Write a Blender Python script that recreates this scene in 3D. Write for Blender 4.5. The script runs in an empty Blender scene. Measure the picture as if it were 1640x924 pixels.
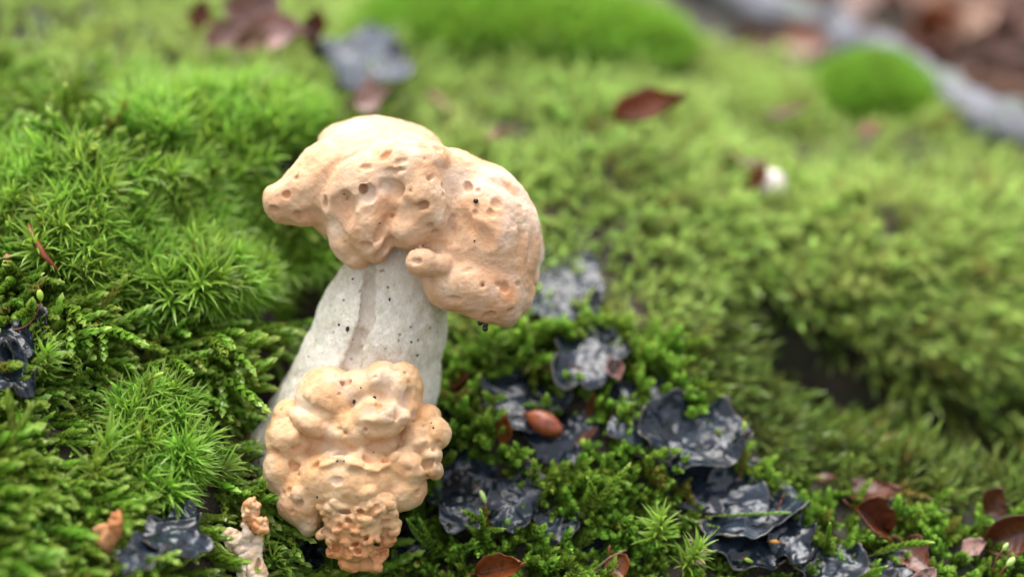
import bpy, math, random
import numpy as np

# ------------------------------------------------------------------ camera, light, exposure
# one unit is one centimetre
SC = bpy.context.scene
SC.unit_settings.system = 'METRIC'
SC.unit_settings.scale_length = 0.01
COL = SC.collection
PITCH = math.radians(22.0)
DIST, LENS = 40.0, 60.0
KPX = 1640.0 / (36.0 * DIST / LENS)          # photo pixels per cm at the mushroom
TGT = np.array([0.0, 0.0, 6.0])
FW = np.array([0.0, math.cos(PITCH), -math.sin(PITCH)])
UP = np.array([0.0, math.sin(PITCH), math.cos(PITCH)])
RT = np.array([1.0, 0.0, 0.0])
EYE = TGT - FW * DIST
cd = bpy.data.cameras.new('camera')
cam = bpy.data.objects.new('camera', cd); COL.objects.link(cam)
cam.location = EYE
cam.rotation_euler = (math.pi / 2 - PITCH, 0, 0)
cd.lens = LENS; cd.sensor_width = 36.0
cd.clip_start = 1.0; cd.clip_end = 5000.0
cd.dof.use_dof = True
cd.dof.focus_distance = DIST - 1.35
cd.dof.aperture_fstop = LENS * 1e-3 / 1.6     # 1.6 cm wide pupil
cd.dof.aperture_blades = 0
SC.camera = cam

SUN_EL, SUN_AZ = math.radians(74), math.radians(335)   # soft light from nearly overhead, a little behind and left of the mushroom (clockwise from +y)
w = bpy.data.worlds.new('World'); SC.world = w; w.use_nodes = True
nt = w.node_tree; nt.nodes.clear()
sky = nt.nodes.new('ShaderNodeTexSky'); sky.sky_type = 'NISHITA'; sky.sun_disc = False
sky.sun_elevation = SUN_EL; sky.sun_rotation = SUN_AZ; sky.air_density = 1.0; sky.dust_density = 4.0
hs = nt.nodes.new('ShaderNodeHueSaturation'); hs.inputs['Saturation'].default_value = 0.30
bg = nt.nodes.new('ShaderNodeBackground'); bg.inputs['Strength'].default_value = 0.15
wo = nt.nodes.new('ShaderNodeOutputWorld')
nt.links.new(sky.outputs[0], hs.inputs['Color']); nt.links.new(hs.outputs[0], bg.inputs[0]); nt.links.new(bg.outputs[0], wo.inputs[0])
sl = bpy.data.lights.new('sun', 'SUN'); sl.energy = 1.15; sl.angle = math.radians(55); sl.color = (1.0, 0.97, 0.92)
so = bpy.data.objects.new('sun', sl); COL.objects.link(so)
# a vector from the ground to the sun
sdir = np.array([math.sin(SUN_AZ) * math.cos(SUN_EL), math.cos(SUN_AZ) * math.cos(SUN_EL), math.sin(SUN_EL)])
from mathutils import Vector, Matrix
so.rotation_euler = Vector(-sdir).to_track_quat('-Z', 'Y').to_euler()
so.location = (-20, 40, 80)
SC.view_settings.view_transform = 'Standard'
SC.view_settings.look = 'None'
SC.view_settings.exposure = 1.5
SC.view_settings.gamma = 1.0
SC.render.engine = 'CYCLES'
SC.cycles.max_bounces = 8
SC.cycles.use_denoising = True

R = random.Random(11)
NR = np.random.default_rng(11)

# ------------------------------------------------------------------ helpers
def pix(px, py, dd=0.0):
    """world point seen at photo pixel (px, py), dd cm behind the plane through the mushroom"""
    s = (DIST + dd) / DIST
    return TGT + FW * dd + RT * ((px - 820) / KPX * s) + UP * ((462 - py) / KPX * s)

def project(P):
    Q = np.asarray(P) - EYE
    d = Q @ FW
    return 820 + (Q @ RT) / d * DIST * KPX, 462 - (Q @ UP) / d * DIST * KPX, d - DIST

def vnoise(p, freq, seed=0):
    p = np.asarray(p, dtype=np.float64) * freq + seed * 17.31
    i = np.floor(p).astype(np.int64); f = p - i
    f = f * f * (3 - 2 * f)
    def h(dx, dy, dz):
        n = (i[:, 0] + dx) * 374761393 + (i[:, 1] + dy) * 668265263 + (i[:, 2] + dz) * 2147483647 + seed * 144665
        n = n & 0xffffffff
        n = ((n ^ (n >> 13)) * 1274126177) & 0xffffffff
        n = ((n ^ (n >> 16)) * 2246822519) & 0xffffffff
        n = n ^ (n >> 15)
        return (n & 0xffffff) / float(0xffffff) * 2 - 1
    def mix(a, b, t): return a + (b - a) * t
    x0 = mix(mix(h(0,0,0), h(1,0,0), f[:,0]), mix(h(0,1,0), h(1,1,0), f[:,0]), f[:,1])
    x1 = mix(mix(h(0,0,1), h(1,0,1), f[:,0]), mix(h(0,1,1), h(1,1,1), f[:,0]), f[:,1])
    return mix(x0, x1, f[:,2])

def fbm(p, freq, octs=3, seed=0, gain=0.5):
    s, a = 0.0, 1.0
    for k in range(octs):
        s = s + a * vnoise(p, freq * 2 ** k, seed + k); a *= gain
    return s

def fast_mesh(name, V, F, attr=None, smooth=True):
    """mesh from numpy arrays; F is an (n,3) or (n,4) int array or a list of such arrays"""
    me = bpy.data.meshes.new(name)
    V = np.asarray(V, dtype=np.float32)
    if not isinstance(F, list): F = [F]
    F = [np.asarray(f, dtype=np.int32) for f in F if len(f)]
    me.vertices.add(len(V)); me.vertices.foreach_set('co', V.ravel())
    loops = np.concatenate([f.ravel() for f in F]); sizes = np.concatenate([np.full(len(f), f.shape[1], np.int32) for f in F])
    starts = np.concatenate([[0], np.cumsum(sizes)[:-1]]).astype(np.int32)
    me.loops.add(len(loops)); me.loops.foreach_set('vertex_index', loops)
    me.polygons.add(len(sizes)); me.polygons.foreach_set('loop_start', starts)
    me.polygons.foreach_set('use_smooth', np.full(len(sizes), smooth))
    me.update(calc_edges=True)
    if attr is not None:
        a = me.attributes.new('mix', 'FLOAT_COLOR', 'POINT')
        A = np.ones((len(V), 4), np.float32); A[:, :attr.shape[1]] = attr
        a.data.foreach_set('color', A.ravel())
    return me

def link(name, me, mat=None, parent=None, loc=None):
    o = bpy.data.objects.new(name, me); COL.objects.link(o)
    if mat is not None and me is not None and len(me.materials) == 0: me.materials.append(mat)
    if parent is not None: o.parent = parent
    if loc is not None: o.location = loc
    return o

def tag(o, label=None, cat=None, group=None, kind=None):
    if label: o['label'] = label
    if cat: o['category'] = cat
    if group: o['group'] = group
    if kind: o['kind'] = kind
    return o

def empty(name, loc):
    o = bpy.data.objects.new(name, None); COL.objects.link(o); o.location = loc; o.empty_display_size = 0.5
    return o

def lerp(a, b, t): return a + (b - a) * t
def unit(v): return v / (np.linalg.norm(v, axis=-1, keepdims=True) + 1e-9)

# ------------------------------------------------------------------ node helpers
class N:
    def __init__(s, name):
        s.m = bpy.data.materials.new(name); s.m.use_nodes = True
        s.t = s.m.node_tree; s.t.nodes.clear()
        s.out = s.t.nodes.new('ShaderNodeOutputMaterial')
    def n(s, typ, **kw):
        nd = s.t.nodes.new('ShaderNode' + typ)
        for k, v in kw.items():
            if hasattr(nd, k): setattr(nd, k, v)
            else: s.set(nd.inputs[k.replace('_', ' ')], v)
        return nd
    def set(s, inp, v):
        if isinstance(v, bpy.types.NodeSocket): s.t.links.new(v, inp)
        elif isinstance(v, bpy.types.Node): s.t.links.new(v.outputs[0], inp)
        else:
            if isinstance(v, tuple) and len(v) == 3 and inp.type == 'RGBA': v = (*v, 1)
            inp.default_value = v
    def noise(s, scale, detail=3, rough=0.55, co=None, out=0):
        nd = s.n('TexNoise'); nd.inputs['Scale'].default_value = scale; nd.inputs['Detail'].default_value = detail
        nd.inputs['Roughness'].default_value = rough
        if co is not None: s.set(nd.inputs['Vector'], co)
        return nd.outputs[out]
    def mixc(s, fac, a, b, blend='MIX'):
        nd = s.t.nodes.new('ShaderNodeMix'); nd.data_type = 'RGBA'; nd.blend_type = blend
        s.set(nd.inputs[0], fac); s.set(nd.inputs[6], a); s.set(nd.inputs[7], b)
        return nd.outputs[2]
    def math(s, op, a, b=0.0, clamp=False):
        nd = s.t.nodes.new('ShaderNodeMath'); nd.operation = op; nd.use_clamp = clamp
        s.set(nd.inputs[0], a); s.set(nd.inputs[1], b); return nd.outputs[0]
    def rng(s, v, a, b, c=0.0, d=1.0):
        nd = s.t.nodes.new('ShaderNodeMapRange'); s.set(nd.inputs[0], v)
        for k, q in enumerate((a, b, c, d)): nd.inputs[k + 1].default_value = q
        return nd.outputs[0]
    def attr(s, name='mix'):
        a = s.n('Attribute'); a.attribute_name = name
        sp = s.n('SeparateColor'); s.t.links.new(a.outputs['Color'], sp.inputs[0])
        return sp.outputs[0], sp.outputs[1], sp.outputs[2], a.outputs['Color']
    def co(s): return s.n('TexCoord').outputs['Object']
    def gpos(s): return s.n('NewGeometry').outputs['Position']
    def bump(s, h, strength=0.3, dist=0.05, normal=None):
        b = s.n('Bump'); b.inputs['Strength'].default_value = strength; b.inputs['Distance'].default_value = dist
        s.set(b.inputs['Height'], h)
        if normal is not None: s.set(b.inputs['Normal'], normal)
        return b.outputs[0]
    def pbr(s, **kw):
        p = s.n('BsdfPrincipled')
        for k, v in kw.items(): s.set(p.inputs[k.replace('_', ' ')], v)
        return p
    def done(s, sh):
        s.t.links.new(sh.outputs[0] if isinstance(sh, bpy.types.Node) else sh, s.out.inputs[0]); return s.m

def C3(r, g, b):
    """sRGB bytes of a surface colour to linear"""
    return tuple(((c / 255) / 12.92 if c / 255 <= 0.04045 else ((c / 255 + 0.055) / 1.055) ** 2.4) for c in (r, g, b))
# ------------------------------------------------------------------ the bank: height field through measured points
CTRL = [(-260,1000,-6.5),(-260,700,-3),(-260,450,0),(-260,220,4.5),(-260,0,14),
 (0,1000,-6.5),(0,924,-5),(0,700,-2.8),(0,560,-1.2),(0,450,0),(0,330,1.5),(0,220,3.8),(0,100,9),(0,0,14),
 (150,1000,-5.5),(150,924,-4),(150,750,-2.2),(150,600,-.8),(150,450,.3),(150,300,1.8),(150,235,3.4),(150,120,8),(150,0,13),
 (300,1000,-4.5),(300,924,-3),(300,700,-1.2),(300,540,1.6),(300,400,.5),(300,270,2.6),(300,190,6.5),(300,80,11),(300,0,15),
 (420,1000,-2.2),(420,924,-1.2),(420,700,.8),(420,560,4.6),(490,600,4.4),(430,430,1.5),(430,300,4),(450,180,7.2),(450,60,14),(450,0,18),
 (560,1000,-.8),(560,924,0),(560,700,2.5),(560,450,4.7),(560,250,6.5),(560,150,10),(560,60,16),(560,0,21),
 (720,1000,-1),(720,924,-.2),(720,800,.8),(720,650,1.8),(720,550,3.4),(720,400,5.5),(720,220,9),(720,100,14),(720,0,21),
 (900,1000,-1.3),(900,924,-.4),(900,800,.5),(900,680,1.6),(900,560,2.9),(900,450,4.5),(900,320,6.5),(900,200,9.5),(900,100,14),(900,0,21),
 (1100,1000,-1),(1100,924,-.2),(1100,800,.8),(1100,680,1.7),(1100,570,3),(1100,450,4.8),(1100,320,7),(1100,200,11),(1100,100,17),(1100,30,24),
 (1250,1000,-1),(1250,924,-.2),(1250,850,.5),(1250,760,1.9),(1250,660,3.7),(1250,520,6.2),(1250,420,6.3),(1250,300,9),(1250,200,14),(1250,120,20),
 (1450,1000,-1),(1450,924,-.2),(1450,820,1.2),(1450,740,3.3),(1450,640,6.2),(1450,500,6.4),(1450,400,6.9),(1450,300,9.5),(1450,220,14),(1450,150,19),
 (1640,1000,-1),(1640,924,-.2),(1640,820,1.2),(1640,740,3.6),(1640,680,6.0),(1640,600,6.5),(1640,480,7.0),(1640,400,7.5),(1640,300,11),(1640,220,17),
 (1900,1000,-1),(1900,820,1.2),(1900,600,6.2),(1900,400,8),(1900,250,16)]
CP = np.array([pix(*c) for c in CTRL])
FAR = [(x, y, 3.6) for x in (-45, -15, 15, 45) for y in (48, 75)] + [(x, y, 4.2) for x in (16, 34) for y in (30, 36)] \
    + [(-30, -18, 0.5), (30, -18, -1.5), (0, -18, -1.5), (-45, 5, 6), (45, 5, 1.0), (45, 25, 4.0), (-45, 25, 8)]
CP = np.vstack([CP, np.array(FAR, float)])
def _tps(X, Z, lam):
    d = np.linalg.norm(X[:, None] - X[None], axis=2)
    K = np.where(d > 0, d ** 2 * np.log(d + 1e-12), 0) + lam * np.eye(len(X))
    P = np.c_[np.ones(len(X)), X]
    A = np.block([[K, P], [P.T, np.zeros((3, 3))]])
    return np.linalg.solve(A, np.r_[Z, 0, 0, 0])
_W = _tps(CP[:, :2], CP[:, 2], 0.35)
def tps(xy):
    out = np.empty(len(xy))
    for k in range(0, len(xy), 20000):
        q = xy[k:k + 20000]
        d = np.linalg.norm(q[:, None] - CP[None, :, :2], axis=2)
        out[k:k + 20000] = (d ** 2 * np.log(d + 1e-12)) @ _W[:-3] + _W[-3] + q @ _W[-2:]
    return out
GX = np.arange(-34, 34.01, 0.25); GY = np.arange(-18, 70.01, 0.25)
_gx, _gy = np.meshgrid(GX, GY, indexing='ij')
_g = np.c_[_gx.ravel(), _gy.ravel()]
GZ = tps(_g)
_p3 = np.c_[_g, np.zeros(len(_g))]
GZ = GZ - 0.45 + fbm(_p3, 0.55, 3, 5) * 0.22            # soil lies under the moss
GZ = GZ + np.clip((_g[:, 1] - 3) / 5, 0, 1) * fbm(_p3, .26, 2, 33) * .55     # stepped mounds behind
def _flat(px, py):                                       # where a pixel meets the smooth bank (before notches)
    t = np.arange(-8, 16, .05); Q = np.array([pix(px, py, q) for q in t]); k = np.argmax(Q[:, 2] < tps(Q[:, :2])); return Q[k]
for px_, py_, amp_, sig_ in [(1200, 505, -1.8, .7), (1240, 545, -2.0, .7), (1300, 590, -1.8, .7), (1380, 632, -1.3, .6), (1460, 665, -1.3, .6), (1540, 695, -1.3, .6), (1620, 718, -1.3, .6), (1700, 740, -1.3, .6),
                             (200, 500, -.5, .4), (270, 520, -.8, .45), (340, 535, -1.1, .5), (410, 535, -1.3, .55), (470, 560, -1.3, .55), (440, 620, -1.0, .5),
                             (80, 370, .35, 1.4), (220, 388, .45, 1.3), (340, 405, .5, 1.1), (440, 428, .5, .8)]:
    q_ = _flat(px_, py_); GZ = GZ + amp_ * np.exp(-((_g[:, 0] - q_[0]) ** 2 + (_g[:, 1] - q_[1]) ** 2) / (2 * sig_ ** 2))
GZ = GZ.reshape(_gx.shape)
_nx, _ny = np.gradient(GZ, 0.25)
def _bil(A, x, y):
    u = np.clip((x - GX[0]) / 0.25, 0, len(GX) - 1.001); v = np.clip((y - GY[0]) / 0.25, 0, len(GY) - 1.001)
    i = u.astype(int); j = v.astype(int); a = u - i; b = v - j
    return (A[i, j] * (1 - a) + A[i + 1, j] * a) * (1 - b) + (A[i, j + 1] * (1 - a) + A[i + 1, j + 1] * a) * b
def gz(x, y): return _bil(GZ, np.atleast_1d(np.asarray(x, float)), np.atleast_1d(np.asarray(y, float)))
def gn(x, y):
    x = np.atleast_1d(np.asarray(x, float)); y = np.atleast_1d(np.asarray(y, float))
    return unit(np.c_[-_bil(_nx, x, y), -_bil(_ny, x, y), np.ones(len(x))])
def ground_at(px, py, lift=0.0):
    """where the view ray of a photo pixel meets the bank"""
    t = np.arange(-14, 60, 0.04)
    P = np.array([pix(px, py, q) for q in t])
    below = P[:, 2] < gz(P[:, 0], P[:, 1]) + lift
    k = int(np.argmax(below)) if below.any() else len(t) - 1
    return P[k]

# the sheet itself: fine in the middle, a wide skirt of forest floor round it
def build_ground():
    nx, ny = len(GX), len(GY)
    V = np.c_[_g, GZ.ravel()]
    idx = np.arange(nx * ny).reshape(nx, ny)
    F = np.stack([idx[:-1, :-1], idx[1:, :-1], idx[1:, 1:], idx[:-1, 1:]], -1).reshape(-1, 4)
    ring = np.concatenate([idx[:, 0], idx[-1, 1:], idx[-2::-1, -1], idx[0, -2:0:-1]])
    vs, fs, prev = [V], [F], ring
    c = np.array([0.0, 26.0])
    for k, s in enumerate((1.3, 1.9, 3.2, 7, 20, 60)):
        q = V[ring][:, :2]; q2 = c + (q - c) * s
        z = np.full(len(q), 3.0) * (1 - 0.45 ** (k + 1)) + V[ring][:, 2] * 0.45 ** (k + 1)
        z += fbm(np.c_[q2, z * 0], 0.02, 2, 3) * min(s, 8) * 0.6
        base = sum(len(a) for a in vs); cur = np.arange(len(ring)) + base
        vs.append(np.c_[q2, z])
        fs.append(np.stack([prev, np.roll(prev, -1), np.roll(cur, -1), cur], -1)); prev = cur
    me = fast_mesh('ground', np.vstack(vs), np.vstack(fs))
    m = N('soil')
    p = m.gpos()
    c = m.mixc(m.rng(m.noise(1.3, 4, 0.6, p), .35, .65), C3(30, 24, 18), C3(62, 48, 34))
    c = m.mixc(m.rng(m.noise(0.5, 3, 0.5, p), .45, .6), c, C3(40, 46, 22))
    h = m.noise(6.0, 5, 0.65, p)
    b = m.pbr(Base_Color=c, Roughness=0.75, Normal=m.bump(h, 0.8, 0.15))
    o = link('ground', me, m.done(b)); tag(o, 'dark forest soil and rotten wood under the moss', kind='structure')
build_ground()
# ------------------------------------------------------------------ sculpting by signed distance
def L2(px, py, c):
    """photo pixel + c cm towards the viewer -> local (right, up, towards viewer) cm"""
    s = (DIST - c) / DIST
    return np.array([(px - 820) / KPX * s, (462 - py) / KPX * s, c])
def L2W(P): return TGT + P[:, :1] * RT + P[:, 1:2] * UP - P[:, 2:3] * FW

def smin(a, b, k):
    h = np.maximum(k - np.abs(a - b), 0) / k
    return np.minimum(a, b) - h * h * k * 0.25
def ell(P, c, r, rot=0.0):
    X, Y, Z = P if isinstance(P, tuple) else P.T
    x, y, z = X - c[0], Y - c[1], Z - c[2]
    if rot:
        ca, sa = math.cos(math.radians(rot)), math.sin(math.radians(rot))
        x, y = x * ca + y * sa, y * ca - x * sa
    x, y, z = x / r[0], y / r[1], z / r[2]
    k0 = np.sqrt(x * x + y * y + z * z)
    x /= r[0]; y /= r[1]; z /= r[2]
    return k0 * (k0 - 1) / (np.sqrt(x * x + y * y + z * z) + 1e-6)
def cone(P, a, b, ra, rb):
    X, Y, Z = P; ba = b - a
    x, y, z = X - a[0], Y - a[1], Z - a[2]
    h = np.clip((x * ba[0] + y * ba[1] + z * ba[2]) / float(ba @ ba), 0, 1)
    return np.sqrt((x - h * ba[0]) ** 2 + (y - h * ba[1]) ** 2 + (z - h * ba[2]) ** 2) - (ra + (rb - ra) * h)

class Sculpt:
    """lumps: (px, py, c_cm, rx_px, ry_px, rz_px, rot, blend_cm); pits are sunk into the front surface"""
    def __init__(s): s.l = []; s.p = []; s.cones = []
    def lump(s, px, py, c, rx, ry, rz, rot=0, k=0.12):
        s.l.append((L2(px, py, c), np.array([rx, ry, rz]) / KPX * (DIST - c) / DIST, rot, k)); return s
    def body(s, P):
        P = P if isinstance(P, tuple) else tuple(np.ascontiguousarray(P.T)); d = None
        for a, b, ra, rb, k in s.cones:
            e = cone(P, a, b, ra, rb); d = e if d is None else smin(d, e, k)
        for c, r, rot, k in s.l:
            e = ell(P, c, r, rot); d = e if d is None else smin(d, e, k)
        return d
    def front(s, px, py):
        t = np.arange(4.5, -4.5, -0.03); P = np.array([L2(px, py, q) for q in t])
        d = s.f(P); k = np.argmax(d < 0) if (d < 0).any() else -1
        return None if k < 0 else float(t[k])
    def pit(s, px, py, rx, ry, depth, rot=0, tint=0, k=0.07):
        if k == .07 and min(rx, ry) >= 12 or max(rx, ry) > 17: depth, k = depth * .5, max(k, .16)      # broad dents stay soft
        c = s.front(px, py)
        if c is None: return
        rz = max(depth, 0.5 * min(rx, ry))
        s.p.append((L2(px, py, c + (rz - depth) / KPX), np.array([rx, ry, rz]) / KPX, rot, k, tint))
    def f(s, P):
        Q = tuple(np.ascontiguousarray(P.T)); d = s.body(Q)
        o = np.argsort(Q[0], kind='stable'); xs = Q[0][o]            # pits touch only a narrow band in x
        for c, r, rot, k, t in s.p:
            w = r.max() * 1.3 + 0.12
            i = o[np.searchsorted(xs, c[0] - w):np.searchsorted(xs, c[0] + w)]
            if not len(i): continue
            i = i[np.abs(Q[1][i] - c[1]) < w]; i = i[np.abs(Q[2][i] - c[2]) < w]
            if len(i):
                d[i] = -smin(-d[i], ell((Q[0][i], Q[1][i], Q[2][i]), c, r, rot), k)
        return d
    def mesh(s, h, lo=None, hi=None):
        cs = np.array([x[0] for x in s.l] + [x[0] for x in s.cones] + [x[1] for x in s.cones])
        rs = np.array([x[1].max() for x in s.l] + [x[2] for x in s.cones] + [x[3] for x in s.cones])
        lo = (cs - rs[:, None]).min(0) - 0.12; hi = (cs + rs[:, None]).max(0) + 0.12
        n = np.ceil((hi - lo) / h).astype(int) + 1
        ax = [lo[i] + h * np.arange(n[i]) for i in range(3)]
        G = np.stack(np.meshgrid(*ax, indexing='ij'), -1).astype(np.float32)
        D = np.empty(n, np.float32); B = 10                 # only blocks near the skin are sampled finely
        nb = -(-n // B)
        cen = np.stack(np.meshgrid(*[lo[i] + h * (np.arange(nb[i]) * B + (B - 1) / 2) for i in range(3)], indexing='ij'), -1).astype(np.float32)
        dc = s.body(cen.reshape(-1, 3)).reshape(nb)
        near = np.abs(dc) < h * B * 1.25 + 0.12
        D[:] = np.repeat(np.repeat(np.repeat(np.sign(dc), B, 0), B, 1), B, 2)[:n[0], :n[1], :n[2]]
        nz = np.stack(np.nonzero(near), -1) * B
        for k in range(0, len(nz), 60):
            cut = [tuple(slice(q[i], min(q[i] + B, n[i])) for i in range(3)) for q in nz[k:k + 60]]
            val = s.f(np.concatenate([G[c].reshape(-1, 3) for c in cut])); at = 0
            for c in cut:
                sh = D[c].shape; m = sh[0] * sh[1] * sh[2]; D[c] = val[at:at + m].reshape(sh); at += m
        V, F = surface_nets(D, lo, h)
        V = V.astype(np.float64)
        for it in range(2):
            g, d = s.grad(V); V = V - g * np.clip(d, -h, h)[:, None] * 0.9
        g, d = s.grad(V)
        return V, F, g
    def grad(s, V, e=0.012):
        d = s.f(V.copy())
        g = np.stack([s.f(V + np.eye(3)[i] * e) - s.f(V - np.eye(3)[i] * e) for i in range(3)], -1)
        return unit(g), d

def surface_nets(D, lo, h):
    S = D < 0
    cell = np.zeros([k - 1 for k in D.shape], np.uint8); cnt = np.zeros_like(cell, np.float32)
    acc = np.zeros(cell.shape + (3,), np.float32)
    a, b, c = cell.shape
    cor = [(i, j, k) for i in (0, 1) for j in (0, 1) for k in (0, 1)]
    sl = lambda A, o: A[o[0]:o[0] + a, o[1]:o[1] + b, o[2]:o[2] + c]
    for p in cor:
        for ax in range(3):
            if p[ax] == 0:
                q = list(p); q[ax] = 1
                d0, d1 = sl(D, p), sl(D, q)
                m = (d0 < 0) != (d1 < 0)
                t = np.where(m, d0 / np.where(m, d0 - d1, 1), 0)
                cnt += m
                for k in range(3):
                    acc[..., k] += np.where(m, (t if k == ax else p[k]), 0)
    use = cnt > 0
    idx = np.full(cell.shape, -1, np.int64); idx[use] = np.arange(use.sum())
    base = np.stack(np.nonzero(use), -1)
    V = lo + h * (base + acc[use] / cnt[use][:, None])
    Fs = []
    for ax in range(3):
        o1, o2 = [(1, 2), (2, 0), (0, 1)][ax]
        s0 = [slice(1, -1)] * 3; s0[ax] = slice(0, -1)
        s1 = [slice(1, -1)] * 3; s1[ax] = slice(1, None)
        A, B = S[tuple(s0)], S[tuple(s1)]
        m = A != B
        pos = np.stack(np.nonzero(m), -1); off = np.array([1, 1, 1]); off[ax] = 0
        pos = pos + off
        def at(d1, d2):
            q = pos.copy(); q[:, o1] += d1; q[:, o2] += d2
            return idx[q[:, 0], q[:, 1], q[:, 2]]
        quad = np.stack([at(-1, -1), at(0, -1), at(0, 0), at(-1, 0)], -1)
        flip = B[m]
        quad[flip] = quad[flip][:, ::-1]
        Fs.append(quad)
    F = np.vstack(Fs)
    return V, F[(F >= 0).all(1)]

def flesh_material(name, pale, mid, deep):
    """mix.r: orange stain, mix.g: white torn flesh, mix.b: brown tint in pits, creases and patches"""
    m = N(name); r, g, b, _ = m.attr(); p = m.gpos()
    n1 = m.noise(1.1, 4, 0.6, p); n2 = m.noise(5.0, 4, 0.6, p); n3 = m.noise(26, 3, 0.6, p)
    c = m.mixc(m.rng(n1, .36, .64), mid, pale)
    c = m.mixc(m.math('MULTIPLY', m.rng(n2, .44, .68), 0.42), c, deep)
    pk = m.noise(2.3, 3, .6, p)
    c = m.mixc(m.math('MULTIPLY', m.rng(pk, .5, .66), .3), c, C3(210, 160, 128))
    c = m.mixc(m.math('MULTIPLY', m.rng(n3, .5, .72), 0.25), c, pale)
    c = m.mixc(r, c, C3(206, 128, 72))
    c = m.mixc(b, c, C3(150, 96, 58))
    c = m.mixc(g, c, C3(220, 204, 188))
    hgt = m.math('ADD', m.math('MULTIPLY', m.noise(60, 4, 0.7, p), 0.5), m.math('MULTIPLY', m.noise(17, 4, 0.6, p), 1.0))
    s = m.pbr(Base_Color=c, Roughness=0.74, Specular_IOR_Level=0.22, Normal=m.bump(hgt, 0.75, 0.035),
              Subsurface_Weight=0.2, Subsurface_Radius=(0.30, 0.14, 0.07), Subsurface_Scale=0.35)
    return m.done(s)
CAPM = flesh_material('cap_skin', C3(214, 182, 150), C3(206, 162, 122), C3(188, 136, 98))
CAPM2 = flesh_material('young_cap_skin', C3(212, 180, 142), C3(206, 160, 112), C3(190, 132, 86))

def finish(sc, name, h, mat, parent, origin, disp, tintf=None, jitter=1.0):
    V, F, n = sc.mesh(h)
    a, b_, c_ = disp
    d = fbm(V, 1.5, 2, 3) * a + fbm(V, 5.0, 2, 8) * b_ + fbm(V, 16.0, 2, 21) * c_
    V2 = V + n * d[:, None]
    T = np.zeros((len(V), 3))
    for c, r, rot, k, t in sc.p:
        if not t: continue
        e = ell(V, c, r * 1.05 + 0.02, rot)
        wgt = np.clip(0.3 - e / 0.07, 0, 1)
        T[:, t - 1] = np.maximum(T[:, t - 1], wgt * (0.42, 0.6, 0.38)[t - 1])
    if tintf is not None: tintf(V, n, T)
    Wd = L2W(V2) - np.asarray(origin)
    me = fast_mesh(name, Wd, F, T)
    return link(name, me, mat, parent), sc

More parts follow.
